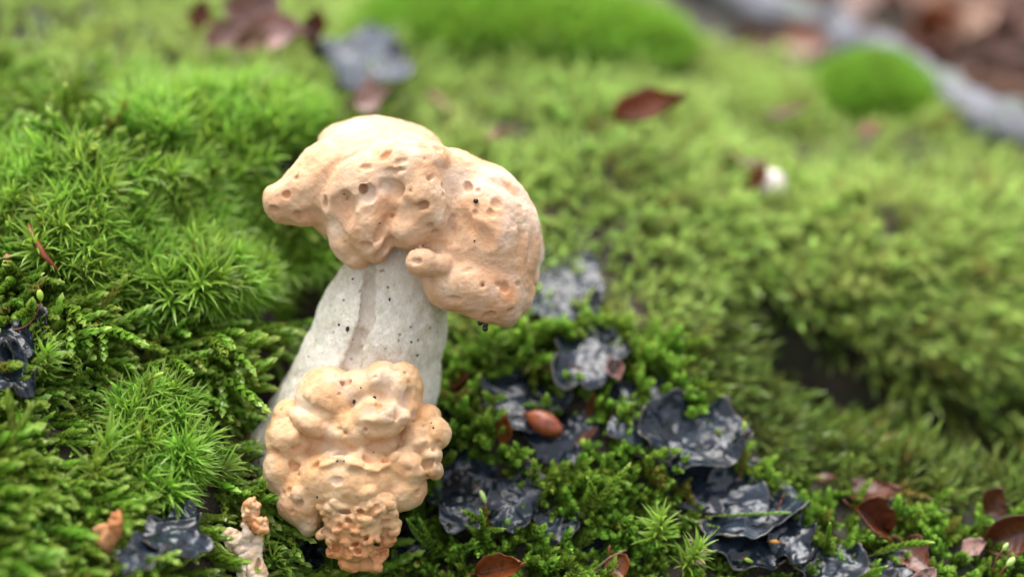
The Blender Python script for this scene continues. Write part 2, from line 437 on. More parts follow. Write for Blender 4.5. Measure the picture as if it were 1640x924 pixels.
def make_mushroom():
    base = L2W(L2(560, 800, -0.9)[None])[0]
    root = empty('hedgehog_mushroom', base)
    tag(root, 'tall hedgehog mushroom with knobbly peach cap on a thick whitish stem', 'mushroom')
    # --- cap
    s = Sculpt(); L = s.lump
    L(600, 305, 0.1, 118, 88, 90, 12)                       # core
    L(610, 236, -0.9, 100, 48, 70, -4, 0.15)                # rear crown
    L(500, 302, 0.2, 72, 46, 60, 34, 0.2)                   # left arm
    L(448, 325, 0.35, 29, 33, 40, 20, 0.16)                 # left tip
    L(490, 335, 0.45, 30, 30, 38, 0, 0.10)
    L(538, 312, 0.55, 30, 62, 55, 8, 0.10)
    L(560, 270, 0.55, 48, 34, 48, 25, 0.18)
    L(585, 305, 0.92, 56, 64, 52, 0, 0.22)
    L(655, 272, 0.80, 66, 52, 62, -10, 0.16)                # front brow
    L(690, 262, 0.75, 34, 38, 55, -20, 0.08)
    L(676, 325, 0.98, 48, 68, 58, 0, 0.2)
    L(660, 368, 0.98, 44, 34, 46, 0, 0.14)
    L(702, 335, 1.0, 22, 58, 44, 0, 0.10)
    L(586, 352, 0.98, 40, 62, 48, 10, 0.22)                 # hanging front lobe
    L(601, 394, 1.10, 24, 28, 30, 10, 0.16)
    L(552, 385, 0.72, 26, 44, 30, 22, 0.16)                 # thin flap left of it
    L(572, 412, 0.74, 22, 20, 24, 0, 0.10)
    L(783, 372, 0.25, 80, 114, 88, 14, 0.09)                # right lobe
    L(770, 310, 0.10, 52, 50, 60, -30, 0.12)
    L(812, 345, 0.0, 42, 62, 60, 22, 0.12)
    L(740, 330, 0.45, 34, 50, 48, 0, 0.12)
    L(790, 400, 0.45, 56, 64, 62, 0, 0.2)
    L(745, 455, 0.66, 74, 50, 56, -8, 0.24)                 # lower right bulge
    L(790, 470, 0.58, 54, 52, 54, 10, 0.24)
    L(812, 500, 0.5, 22, 24, 34, 0, 0.16)
    L(830, 455, 0.2, 24, 50, 44, 10, 0.10)
    L(853, 385, -0.25, 16, 46, 40, 6, 0.05)                 # pale flap behind
    L(850, 425, -0.2, 12, 34, 30, 12, 0.04)
    L(722, 292, 0.15, 62, 56, 70, -25, 0.16)                # filling between brow and right lobe
    L(708, 392, 0.62, 40, 36, 46, 0, 0.14)
    L(735, 400, 0.55, 40, 40, 50, 0, 0.14)
    L(520, 268, 0.05, 52, 40, 56, 38, 0.2)
    L(566, 240, -0.35, 60, 38, 60, 22, 0.2)
    L(640, 240, -0.2, 72, 32, 60, -10, 0.2)
    L(676, 420, 1.42, 26, 25, 26, 0, 0.04)                  # nub
    L(700, 424, 1.25, 26, 20, 24, 0, 0.08)
    rr = random.Random(4)
    for k in range(13):                                      # frilly ridge on the rear edge
        t = k / 12; L(738 + 46 * t + rr.uniform(-3, 3), 250 + 24 * t + rr.uniform(-4, 3), -0.2 + rr.uniform(-.2, .2), rr.uniform(5, 9), rr.uniform(4, 7), 9, 0, 0.04)
    for (x, y, rx, ry, rot) in []:
        L(x, y, s.front(x, y + 8) - 0.02, rx, ry, 12, rot, 0.1)
    for q in [(474, 352, 4, 18, 8, -12, 3, .04), (530, 285, 3, 30, 5, -14, 0, .05), (560, 250, 26, 3, 4, 22, 0, .05), (650, 232, 24, 3, 4, -8, 0, .05), (690, 285, 14, 4, 4, 30, 0, .05), (790, 290, 22, 3, 4, -35, 0, .05), (835, 400, 3, 26, 5, 5, 0, .05), (458, 312, 5, 5, 6, 0, 1), (437, 336, 7, 6, 4, 0, 3), (521, 327, 4, 11, 8, 0, 3), (497, 350, 17, 15, 7, 0, 0), (470, 262, 4, 7, 4, -40, 1),
              (549, 340, 19, 30, 9, -12, 0), (586, 268, 8, 5, 6, 0, 1), (624, 276, 15, 7, 5, 0, 0), (590, 311, 13, 15, 13, 0, 2, .03), (582, 303, 6, 8, 12, 0, 3, .03), (574, 322, 20, 4, 5, 28, 2, .03),
              (634, 303, 24, 13, 12, -14, 0, .05), (548, 338, 14, 26, 9, -12, 0, .06), (623, 388, 4, 22, 9, -42, 3, .04), (608, 408, 4, 16, 8, -38, 3, .04), (722, 372, 5, 22, 7, -8, 0, .05), (678, 329, 9, 7, 12, 0, 3), (648, 338, 20, 16, 5, 0, 0), (614, 365, 5, 30, 6, -38, 0),
              (749, 299, 6, 8, 10, 20, 1), (796, 326, 9, 9, 6, 0, 1), (788, 341, 7, 7, 5, 0, 0), (824, 306, 8, 22, 10, 42, 1),
              (736, 362, 18, 30, 8, 10, 0), (765, 375, 26, 14, 6, -32, 0), (720, 330, 4, 40, 6, 2, 0), (773, 457, 3.6, 3.6, 7, 0, 1), (798, 456, 4.5, 3.8, 6, 0, 1),
              (809, 461, 7, 7, 8, 0, 1), (829, 455, 3, 3, 5, 0, 1), (784, 505, 10, 4, 6, 25, 3), (748, 433, 8, 3, 3, 10, 0), (818, 497, 5, 3, 4, 20, 3), (728, 478, 12, 5, 3, 10, 0),
              (618, 247, 7, 12, 4, -35, 1),
              (701, 236, 8, 9, 6, 0, 1), (722, 242, 4, 7, 7, 20, 3), (855, 448, 6, 18, 9, -12, 2), (851, 400, 5, 26, 8, -8, 2), (672, 419, 2, 2, 4, 0, 3), (664, 419, 6, 4, 3, 0, 2),
              (690, 362, 4, 4, 4, 0, 3), (697, 372, 5, 3, 4, 0, 3), (640, 260, 12, 4, 3, 15, 0), (530, 268, 4, 24, 4, -18, 0), (512, 300, 6, 20, 4, -10, 0), (585, 395, 8, 8, 4, 0, 0), (765, 305, 3, 3, 4, 0, 1),
              (712, 300, 10, 6, 3, 0, 0), (760, 340, 3, 3, 4, 0, 3)]:
        s.pit(*q)
    rr = random.Random(8)
    for k in range(12):                                      # small worm holes and dents
        x, y = rr.uniform(440, 850), rr.uniform(215, 505); r = rr.choice([1.6, 1.8, 2.2, 2.6, 3.4])
        s.pit(x, y, r, r * rr.uniform(.7, 1.2), r * 1.6, 0, rr.choice([0, 1, 1, 3]))
    def tint(V, n, T):
        T[:, 0] = np.maximum(T[:, 0], np.clip(fbm(V, 0.9, 3, 41) * 0.4 - 0.1, 0, 0.2))
        T[:, 0] = np.maximum(T[:, 0], 0.55 * np.exp(-((V - L2(760, 262, 0)) ** 2).sum(1) / 0.25))
        T[:, 0] = np.maximum(T[:, 0], 0.35 * np.exp(-((V - L2(810, 480, 1.2)) ** 2).sum(1) / 0.7))
        T[:, 1] = np.maximum(T[:, 1], 0.75 * np.exp(-((V - L2(856, 415, 0)) ** 2).sum(1) / 0.2))
        T[:, 1] = np.maximum(T[:, 1], np.clip(fbm(V, 1.3, 3, 77) * 0.7 - 0.1, 0, 0.4))
    capo, _ = finish(s, 'cap', 0.038, CAPM, root, base, (0.042, 0.018, 0.008), tint)
    # --- stem
    t = Sculpt()
    pts = [(650, 400, -.5, 84), (640, 440, -.55, 86), (612, 520, -.75, 101), (588, 605, -.95, 112), (556, 690, -1.25, 124), (545, 770, -1.5, 100)]
    for (x0, y0, c0, r0), (x1, y1, c1, r1) in zip(pts[:-1], pts[1:]):
        t.cones.append((L2(x0, y0, c0), L2(x1, y1, c1), r0 / KPX, r1 / KPX, 0.3))
    t.cones.append((L2(505, 620, -.9), L2(430, 725, -.7), 32 / KPX, 38 / KPX, 0.5))
    t.lump(418, 728, -.7, 24, 46, 34, -15, .3)
    for k in range(26):
        q = k / 25
        x = lerp(592, 588, min(q * 2.2, 1)) if q < .45 else lerp(588, 552, (q - .45) / .55); y = lerp(436, 606, q)
        t.pit(x, y, lerp(10, 15, q), 12, 6.5, 0, 3, 0.04)
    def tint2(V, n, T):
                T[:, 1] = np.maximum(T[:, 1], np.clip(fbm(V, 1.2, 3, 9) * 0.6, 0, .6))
                T[:, 2] = np.maximum(T[:, 2], .5 * np.clip((470 - (462 - V[:, 1] * KPX)) / 60 + .3 * fbm(V, 3, 2, 2), 0, 1))  # brownish neck, with the shade below the cap put into the colour
    m = N('stem_skin'); r, g, b, _ = m.attr(); p = m.gpos()
    mp = m.n('Mapping'); mp.inputs['Scale'].default_value = (1.0, 0.55, 0.55); m.set(mp.inputs['Vector'], p)
    n2 = m.noise(7, 4, .65, mp.outputs[0]); n3 = m.noise(30, 4, .65, mp.outputs[0])
    c = m.mixc(m.rng(n2, .35, .65), C3(204, 195, 174), C3(226, 220, 206))
    c = m.mixc(m.math('MULTIPLY', m.rng(n3, .52, .7), .6), c, C3(164, 150, 124))
    sp = m.n('TexVoronoi'); sp.inputs['Scale'].default_value = 4.2; m.set(sp.inputs['Vector'], p)
    spot = m.math('MULTIPLY', m.rng(sp.outputs['Distance'], .20, .10), m.rng(m.noise(1.6, 2, .5, p), .46, .52))
    c = m.mixc(m.math('MULTIPLY', spot, .85), c, C3(96, 76, 54))
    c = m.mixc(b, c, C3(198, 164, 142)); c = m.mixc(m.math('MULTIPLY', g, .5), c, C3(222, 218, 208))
    hg = m.math('ADD', n2, m.math('MULTIPLY', n3, .5))
    s_ = m.pbr(Base_Color=c, Roughness=0.7, Specular_IOR_Level=0.3, Normal=m.bump(hg, 1.0, .06), Subsurface_Weight=.3, Subsurface_Radius=(.25, .16, .1), Subsurface_Scale=.5)
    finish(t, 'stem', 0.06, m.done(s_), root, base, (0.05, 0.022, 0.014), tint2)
    return s, t

def make_young():
    base = L2W(L2(560, 905, 0.6)[None])[0]
    root = empty('young_hedgehog_mushroom', base)
    tag(root, 'lumpy young hedgehog mushroom with orange crumbly foot at the stem base', 'mushroom')
    s = Sculpt(); L = s.lump; c0 = 0.55
    L(570, 715, c0 - .1, 104, 98, 62, 0)
    L(526, 642, c0 + .25, 53, 54, 58, 0, 0.068)
    L(578, 625, c0 + .3, 36, 36, 46, 0, 0.062)
    L(612, 612, c0 + .35, 36, 34, 46, 0, 0.062)
    L(640, 625, c0 + .3, 36, 44, 50, -12, 0.057)
    L(655, 655, c0 + .3, 22, 36, 40, 0, 0.062)
    L(467, 702, c0 + .25, 42, 46, 50, 0, 0.062)
    L(462, 664, c0 + .1, 24, 24, 40, 0, 0.057)
    L(497, 676, c0 + .65, 34, 20, 34, -30, 0.062)
    L(560, 690, c0 + .62, 40, 36, 40, 0, 0.113)
    L(606, 668, c0 + .85, 44, 36, 36, 0, 0.068)
    L(698, 694, c0 + .35, 25, 26, 36, 0, 0.051)
    L(672, 700, c0 + .2, 34, 40, 44, 0, 0.068)
    L(684, 668, c0 + .1, 22, 20, 36, 0, 0.057)
    L(690, 728, c0 + .55, 18, 19, 26, 0, 0.045)
    L(678, 750, c0 + .55, 17, 16, 24, 0, 0.045)
    L(698, 752, c0 + .35, 12, 14, 20, 0, 0.057)
    L(650, 748, c0 + .62, 34, 30, 38, 0, 0.062)
    L(560, 768, c0 + .55, 92, 56, 60, 0, 0.102)
    L(455, 752, c0 + .25, 34, 42, 48, 0, 0.068)
    L(490, 790, c0 + .35, 48, 52, 54, -15, 0.091)
    L(496, 832, c0 + .3, 22, 26, 34, 10, 0.062)
    L(640, 785, c0 + .4, 44, 36, 48, 20, 0.091)
    L(660, 765, c0 + .6, 20, 16, 24, 30, 0.057)
    L(498, 826, c0 + .68, 12, 13, 15, 0, 0.045)
    L(510, 795, c0 + .78, 20, 14, 18, -20, 0.045)
    for k in range(24):                                      # small knobs all over
        a_ = R.uniform(0, 6.28); q_ = math.sqrt(R.random()); x, y = 570 + 125 * q_ * math.cos(a_), 712 + 125 * q_ * math.sin(a_)
        f_ = s.front(x, y)
        if f_ is not None: r_ = R.uniform(6, 15); L(x, y, f_ - .35 * r_ / KPX, r_ * R.uniform(.9, 1.4), r_, r_, R.uniform(0, 180), .07)
    for q in [(528, 742, 18, 6, 20), (548, 734, 16, 6, -15), (570, 744, 18, 7, -15), (592, 752, 17, 7, -5), (612, 748, 14, 7, 25), (630, 734, 16, 6, 40), (652, 720, 18, 7, 20), (672, 708, 14, 6, 20)]:
        x, y, rx, ry, rot = q; L(x, y, s.front(x, y) - 0.02, rx, ry, 11, rot, .07)   # torn ridge across the middle
    for q in [(585, 652, 17, 13, 7, 15, 2), (606, 648, 4, 6, 5, 0, 3), (555, 613, 10, 6, 4, 0, 1), (548, 615, 3, 3, 4, 0, 3), (656, 632, 9, 15, 6, -15, 0), (654, 612, 3, 3, 5, 0, 1), (616, 630, 14, 18, 4, 0, 0),
              (543, 688, 5, 4, 6, 10, 1), (613, 702, 5, 4, 5, 0, 1), (504, 747, 8, 6, 7, 15, 1), (475, 748, 14, 8, 6, -30, 1), (520, 731, 7, 4, 5, 10, 1), (545, 726, 10, 7, 6, 0, 3), (440, 722, 9, 5, 6, 0, 1),
              (617, 738, 5, 6, 6, -30, 1), (590, 735, 10, 6, 5, 0, 1), (653, 752, 4, 3, 5, 0, 3), (683, 744, 11, 9, 9, 20, 3), (703, 742, 5, 7, 7, 0, 3), (660, 668, 4, 12, 4, -20, 2), (478, 715, 12, 6, 4, 0, 1),
              (480, 808, 5, 8, 6, 0, 3), (463, 786, 4, 4, 4, 0, 0), (640, 760, 14, 16, 4, 0, 1), (670, 788, 5, 4, 6, 0, 3), (641, 655, 4, 20, 5, -30, 1), (605, 690, 40, 8, 4, -6, 0), (520, 665, 24, 6, 4, -30, 0),
              (680, 690, 5, 18, 5, 10, 2), (540, 770, 8, 5, 3, 0, 2), (618, 600, 4, 24, 4, 0, 0), (632, 592, 8, 4, 3, -40, 3), (690, 738, 3, 10, 5, 0, 0)]:
        s.pit(*q)
    rr = random.Random(21)
    for k in range(26):
        x, y = rr.uniform(435, 705), rr.uniform(595, 835); r = rr.choice([1.6, 1.9, 2.3, 3.0])
        s.pit(x, y, r, r * rr.uniform(.7, 1.2), r * 1.7, 0, rr.choice([0, 1, 1, 3]))
    def tint(V, n, T):
        T[:, 0] = np.maximum(T[:, 0], np.clip(fbm(V, 1.0, 3, 4) * 0.5 - 0.05, 0, 0.32))
        T[:, 1] = np.maximum(T[:, 1], np.clip(fbm(V, 1.5, 3, 55) * 0.6 - 0.1, 0, 0.35))
    finish(s, 'cap', 0.038, CAPM2, root, base, (0.035, 0.022, 0.009), tint)
    # crumbly orange foot
    t = Sculpt(); L = t.lump
    L(572, 830, c0 + .72, 52, 46, 44, 0)
    L(545, 806, c0 + .88, 36, 28, 28, 0, .12); L(600, 802, c0 + .88, 40, 28, 28, 0, .12); L(572, 788, c0 + .78, 34, 24, 26, 0, .14)
    for q in [(540, 806, .95, 26, 20), (562, 800, 1.0, 24, 16), (598, 806, .98, 30, 26), (622, 822, .9, 18, 16), (626, 846, .75, 15, 13), (630, 838, .8, 14, 12), (620, 866, .7, 14, 12), (540, 836, .95, 24, 12),
              (548, 858, .85, 30, 12), (530, 852, .8, 16, 9), (585, 852, .95, 26, 22), (545, 880, .75, 24, 14), (572, 880, .85, 26, 20), (598, 888, .75, 22, 16), (560, 904, .7, 20, 12), (585, 904, .7, 18, 12), (612, 884, .65, 12, 12), (535, 822, .95, 12, 10)]:
        x, y, c, rx, ry = q; L(x, y, c0 + c, rx, ry, min(rx, ry) * 1.1, rr.uniform(-25, 25), .05)
    for k in range(70):
        x = 572 + rr.uniform(-58, 62); y = rr.uniform(792, 910)
        f = t.front(x, y)
        if f is None: continue
        r = rr.uniform(3.5, 9); L(x, y, f - 0.02, r * rr.uniform(.8, 1.6), r, r, rr.uniform(-60, 60), .035)
    for k in range(34):
        x = 572 + rr.uniform(-55, 60); y = rr.uniform(812, 905); r = rr.uniform(3, 7)
        t.pit(x, y, r * rr.uniform(.7, 1.8), r, r * rr.uniform(.6, 1.2), rr.uniform(-40, 40), rr.choice([1, 1, 3, 3]), 0.03)
    for k in range(9):
        t.pit(572 + rr.uniform(-40, 45), rr.uniform(815, 890), rr.uniform(6, 12), rr.uniform(3, 6), 13, rr.uniform(-40, 40), 3, .03)
    def tint2(V, n, T):
        yb = 462 - V[:, 1] * KPX
        o = np.clip((yb - 815) / 45 + fbm(V, 3, 2, 5) * .5, 0, 1) * .62
        T[:, 0] = np.maximum(T[:, 0], o); T[:, 2] *= .55; T[:, 2] = np.maximum(T[:, 2], np.clip(fbm(V, 6, 2, 15) * .6 - .1, 0, .35))
    finish(t, 'crumbly_foot', 0.034, CAPM2, root, base, (0.02, 0.028, 0.014), tint2)
    return s
CAP_SDF, STEM_SDF = make_mushroom()
YOUNG_SDF = make_young()
# ------------------------------------------------------------------ flat things: lichen lobes and dead leaves
def frame_of(n, yaw):
    """axes (x, y, n) on a surface with normal n; x turned by yaw degrees from 'right'"""
    n = unit(np.asarray(n, float)); x = RT - n * (RT @ n); x = unit(x); y = np.cross(n, x)
    a = math.radians(yaw)
    return x * math.cos(a) + y * math.sin(a), y * math.cos(a) - x * math.sin(a), n

def shell(V, n, F, th, A):
    """closed sheet of thickness th from a (rows, cols) grid; F from grid, rim stitched"""
    r, c = V.shape[:2]
    P = V.reshape(-1, 3); M = n.reshape(-1, 3)
    top, bot = P, P - M * th
    idx = np.arange(r * c).reshape(r, c); k = r * c
    q = np.stack([idx[:-1, :-1], idx[1:, :-1], idx[1:, 1:], idx[:-1, 1:]], -1).reshape(-1, 4)
    ring = np.concatenate([idx[:, 0], idx[-1, 1:], idx[-2::-1, -1], idx[0, -2:0:-1]])
    rim = np.stack([ring, np.roll(ring, -1), np.roll(ring, -1) + k, ring + k], -1)[:, ::-1]
    return np.vstack([top, bot]), np.vstack([q, q[:, ::-1] + k, rim]), np.vstack([A.reshape(k, -1)] * 2)
def grid_normals(V):
    du = np.gradient(V, axis=0); dv = np.gradient(V, axis=1)
    return unit(np.cross(du, dv))

def lichen_mat():
    m = N('wet_lichen'); r, g, b, _ = m.attr(); p = m.gpos()
    n1 = m.noise(2.0, 3, .5, p); n2 = m.noise(9, 3, .55, p)
    c = m.mixc(m.rng(n1, .35, .65), C3(15, 19, 25), C3(36, 45, 57))
    c = m.mixc(m.math('MULTIPLY', m.rng(n2, .55, .7), .3), c, C3(44, 50, 52))
    c = m.mixc(m.math('MULTIPLY', r, m.rng(m.noise(1.8, 2, .5, p), .42, .62, .1, .75)), c, C3(104, 94, 82))
    h = m.math('ADD', m.math('MULTIPLY', m.noise(3.0, 1, .4, p), 1.8), m.math('MULTIPLY', m.noise(8, 0, .4, p), .3))
    s = m.pbr(Base_Color=c, Roughness=m.rng(m.noise(2.5, 3, .6, p), .35, .65, .12, .3), Specular_IOR_Level=.4, Normal=m.bump(h, .5, .12))
    return m.done(s)
LICH = lichen_mat()
CLEAR = []          # (px, py, rx, ry, depth): nothing grows in front of these
KEEP = []           # (x, y, radius_x, radius_y, angle) footprints where no moss grows
def lichen(px, py, rx, ry, yaw, label, tilt=(0, 0), lift=0.42, seed=0, curl=0.25, res=(26, 26), lobes=.28, keep=.55):
    P = ground_at(px, py, lift); s = (DIST + project(P)[2]) / DIST
    n = gn(P[0], P[1])[0]
    n = unit(n * 0.55 + np.array([0, -0.12, 0.75]) + np.array([tilt[0], tilt[1], 0]))
    X, Y, Z = frame_of(n, yaw)
    fs = 1.0 / max(0.35, abs(float(Y @ UP)))                 # the sheet is seen foreshortened
    a, b = rx / KPX * s, ry / KPX * s * min(fs, 2.2)
    u = np.linspace(-1, 1, res[0]); v = np.linspace(-1, 1, res[1])
    U, W = np.meshgrid(u, v, indexing='ij')
    x = U * np.sqrt(1 - W * W / 2); y = W * np.sqrt(1 - U * U / 2)     # square to disc
    rad = np.sqrt(x * x + y * y); th = np.arctan2(y, x)
    q = np.stack([np.cos(th) * 1.6 + seed * 3.1, np.sin(th) * 1.6, 0 * th + seed], -1).reshape(-1, 3)
    R_ = 1 + (lobes * (1.2 * vnoise(q, .9, 2) + .45 * vnoise(q, 2.2, 5) + .08 * vnoise(q, 8, 6))).reshape(th.shape)
    x2, y2 = x * a * R_, y * b * R_
    pl = np.stack([x2 + seed, y2, 0 * x2], -1).reshape(-1, 3)
    ridg = 1 - np.abs(fbm(pl, 2.4, 2, 7 + seed)).reshape(th.shape) * 2
    h = .24 * fbm(pl, .8, 2, seed).reshape(th.shape) + .05 * ridg
    wav = vnoise(q, 1.5, 9).reshape(th.shape)
    h = h + curl * (rad ** 4) * (.45 + 1.3 * wav) - .10 * rad ** 2
    V = x2[..., None] * X + y2[..., None] * Y + h[..., None] * Z
    nr = grid_normals(V)
    if (nr[res[0] // 2, res[1] // 2] @ Z) < 0: nr = -nr
    A = np.zeros(th.shape + (3,)); A[..., 0] = np.clip((rad - .955) / .045, 0, 1)
    Vm, F, At = shell(V, nr, None, 0.035, A)
    me = fast_mesh('lichen', Vm, F, At)
    o = link('lichen_lobe', me, LICH, None, P)
    tag(o, label, 'lichen', 'dark wet lichen lobes on the bank')
    CLEAR.append((px, py, rx * .5, ry * .5, project(P)[2]))
    KEEP.append((P[0], P[1], a * keep, b * keep * max(.5, abs(Y[1])), math.atan2(X[1], X[0])))
    return o
lichen(896, 462, 66, 58, 10, 'dark slate lichen lobe half hidden behind the tall mushroom cap', seed=1, curl=.3, lift=.6)
lichen(950, 560, 62, 48, -30, 'grey lichen lobe with pink bud scale, below the one behind the cap', seed=2, lift=.5)
lichen(742, 778, 66, 62, -8, 'broad wrinkled glossy lichen lobe touching the lumpy young mushroom', seed=3, res=(60, 60), curl=.12, lift=.55)
lichen(822, 806, 40, 40, -30, 'small dark lichen lobe right of the broad wrinkled glossy one', seed=4, res=(40, 40), lift=.5)
lichen(892, 846, 44, 22, -12, 'narrow lichen lobe with pale shiny rim above the orange-brown leaf', seed=5, res=(36, 36), lift=.4)
lichen(1050, 660, 66, 52, -20, 'dark hollow lichen lobe left above the bowl-shaped one', seed=6, lift=.5)
lichen(1108, 700, 92, 52, 6, 'large bowl-shaped lichen lobe with brown curled rim', seed=7, curl=.55, res=(48, 40), lobes=.1, lift=.75)
lichen(1150, 772, 78, 46, -12, 'wet lichen lobe just below the large bowl-shaped one', seed=8, res=(40, 34), lift=.5)
lichen(1205, 808, 70, 44, -20, 'grey lichen lobe with thin round rim behind the moss capsule', seed=9, res=(40, 34), lift=.5, curl=.35)
lichen(1195, 866, 74, 44, -10, 'dark lichen lobe with white front rim among moss capsules', seed=10, res=(40, 34), lift=.35)
lichen(1262, 858, 40, 34, 0, 'small silvery lichen lobe at the lower end of the lichen row', seed=11, res=(40, 34), curl=.35, lift=.45)
lichen(1330, 906, 56, 32, 10, 'slate lichen lobe under the moss spike near the brown leaves', seed=12, res=(40, 34), lift=.45)
lichen(1432, 915, 48, 26, -5, 'slate lichen lobe in front of the glossy brown leaf', seed=13, res=(40, 34), lift=.35)
lichen(592, 88, 66, 54, -20, 'blue-grey lichen lobe far behind the tall mushroom', seed=14, lift=1.3, lobes=.6, curl=.5)
lichen(285, 848, 52, 36, 22, 'smooth grey lichen lobe with a moss tip across it, by the crumbling stump', seed=15, res=(44, 40), curl=.3, lift=1.2)
lichen(225, 884, 36, 26, -10, 'torn dark lichen lobe with a pale dead patch', seed=16, res=(40, 36), lift=1.1)
lichen(38, 540, 32, 26, -30, 'small shiny dark lichen lobe below the reddish moss stalk', seed=17, res=(36, 36), lift=1.0, curl=.45)
lichen(22, 604, 36, 26, 20, 'dark folded lichen lobe beside the lone curved moss tuft', seed=18, res=(36, 36), lift=1.0, curl=.5)
lichen(470, 872, 62, 42, -10, 'dark lichen lobe under the lumpy young mushroom, beside the stump', seed=19, lift=.1)
lichen(650, 862, 52, 40, 8, 'dark lichen lobe under the right side of the orange crumbly foot', seed=20, lift=.2)
lichen(838, 640, 62, 42, -15, 'dark lichen lobe beneath the brown husk', seed=21, lift=.35)
lichen(900, 705, 60, 34, 15, 'dark lichen lobe in front of the brown husk', seed=22, lift=.3)
lichen(420, 690, 26, 24, 0, 'small dark lichen lobe beside the white stem foot', seed=24, lift=.3)
lichen(1000, 620, 46, 30, 0, 'dark lichen lobe behind the pinkish bud scale', seed=25, lift=.35)
lichen(935, 872, 50, 30, 10, 'dull dark lichen lobe behind the orange-brown leaf', seed=26, lift=.25)

# ---- dead leaves
def leaf_mat(name, c1, c2, c3, rough):
    m = N(name); r, g, b, _ = m.attr(); p = m.co(); oi = m.n('ObjectInfo')
    n1 = m.noise(1.3, 4, .6, p); n2 = m.noise(8, 4, .6, p)
    c = m.mixc(m.rng(n1, .35, .65), c1, c2)
    c = m.mixc(m.math('MULTIPLY', m.rng(n2, .5, .7), .5), c, c3)
    c = m.mixc(m.math('MULTIPLY', r, .75), c, c3)
    c = m.mixc(m.math('MULTIPLY', m.rng(m.noise(5, 3, .6, p), .6, .66), .6), c, C3(40, 28, 20))
    c = m.mixc(m.math('MULTIPLY', oi.outputs['Random'], .35), c, c3)
    s = m.pbr(Base_Color=c, Roughness=rough, Specular_IOR_Level=.55, Normal=m.bump(n2, .3, .03))
    tr = m.n('BsdfTranslucent'); m.set(tr.inputs[0], c); mx = m.n('MixShader'); mx.inputs[0].default_value = .18
    m.t.links.new(s.outputs[0], mx.inputs[1]); m.t.links.new(tr.outputs[0], mx.inputs[2])
    return m.done(mx)
LB = leaf_mat('leaf_brown', C3(84, 42, 24), C3(116, 60, 34), C3(48, 25, 18), .28)
LO = leaf_mat('leaf_orange', C3(122, 62, 24), C3(150, 80, 34), C3(72, 36, 18), .32)
LP = leaf_mat('leaf_pink_brown', C3(158, 118, 104), C3(176, 140, 132), C3(112, 76, 66), .4)
LR = leaf_mat('litter_red_brown', C3(104, 66, 52), C3(130, 88, 72), C3(66, 40, 32), .4)
LT = leaf_mat('leaf_tan', C3(134, 96, 72), C3(160, 122, 96), C3(88, 58, 42), .45)
def leaf_mesh(L, W, fold=.15, bend=.3, curl=.2, torn=0.0, seed=0, nu=30, nv=15):
    rs = random.Random(seed)
    u = np.linspace(0, 1, nu); v = np.linspace(-1, 1, nv)
    U, Vv = np.meshgrid(u, v, indexing='ij')
    wd = np.sin(np.pi * np.clip(U, .0, 1) ** .85) ** .75 * (1 - .12 * U) + .015
    e = np.stack([U * 7 + seed, np.sign(Vv) * 3, 0 * U], -1).reshape(-1, 3)
    wd = wd * (1 + torn * vnoise(e, 1.0, 3).reshape(U.shape) + (.04 + .5 * torn) * .5 * (vnoise(e, 2.7, 7) + .6 * vnoise(e, 6.1, 8)).reshape(U.shape))
    wd = np.maximum(wd, .02)
    cut = 1 - torn * .55 * (1 + vnoise(np.stack([Vv * 2 + seed, 0 * U, 0 * U], -1).reshape(-1, 3), 1.2, 4).reshape(U.shape) + .7 * vnoise(np.stack([Vv * 5 + seed, 0 * U, 0 * U], -1).reshape(-1, 3), 1.2, 4).reshape(U.shape))
    x = U * cut * L; y = Vv * wd * W / 2
    pleat = np.abs(((U * 8 + np.abs(Vv) * 1.2) % 1) - .5) - .25
    z = fold * np.abs(y) + pleat * .10 * np.minimum(1, np.abs(Vv) * 3) * W / 2 + curl * (np.abs(Vv) ** 3) * W / 2 * (1 + .8 * vnoise(np.stack([U * 3, np.sign(Vv), 0 * U + seed], -1).reshape(-1, 3), 1.0, 2).reshape(U.shape))
    z = z + .06 * W * vnoise(np.stack([x, y, 0 * x + seed], -1).reshape(-1, 3), 1.0, 6).reshape(U.shape)
    a = bend * (x / L) * 1.6
    X = np.where(abs(bend) > 1e-3, np.cumsum(np.gradient(x, axis=0) * np.cos(a), axis=0), x); Zb = np.cumsum(np.gradient(x, axis=0) * np.sin(a), axis=0)
    P = np.stack([X - z * np.sin(a), y, Zb + z * np.cos(a)], -1)
    A = np.zeros(U.shape + (3,)); A[..., 0] = np.clip(1 - np.abs(np.abs(pleat) - .25) * 16, 0, 1) * .5 + (np.abs(Vv) < .05) * .8
    V, F, At = shell(P, grid_normals(P), None, .014, A)
    me = fast_mesh('leaf_blade', V, F, At)
    mid = P[:, nv // 2] - np.array([0, 0, .0])
    st = np.array([[-.5 * W * rs.uniform(.4, .9), rs.uniform(-.1, .1), .05 * L], [-.2 * W, 0, 0.01], [0, 0, mid[0][2]]])
    k_ = 1 + .12 * L; rb = mid[:int(nu * .92)] + np.array([.002, 0, .004])
    return me, tube_mesh('leaf_stalk', st, np.array([.03, .028, .026]) * k_, 5), tube_mesh('leaf_midrib', rb, np.linspace(.025, .008, len(rb)) * k_, 5)
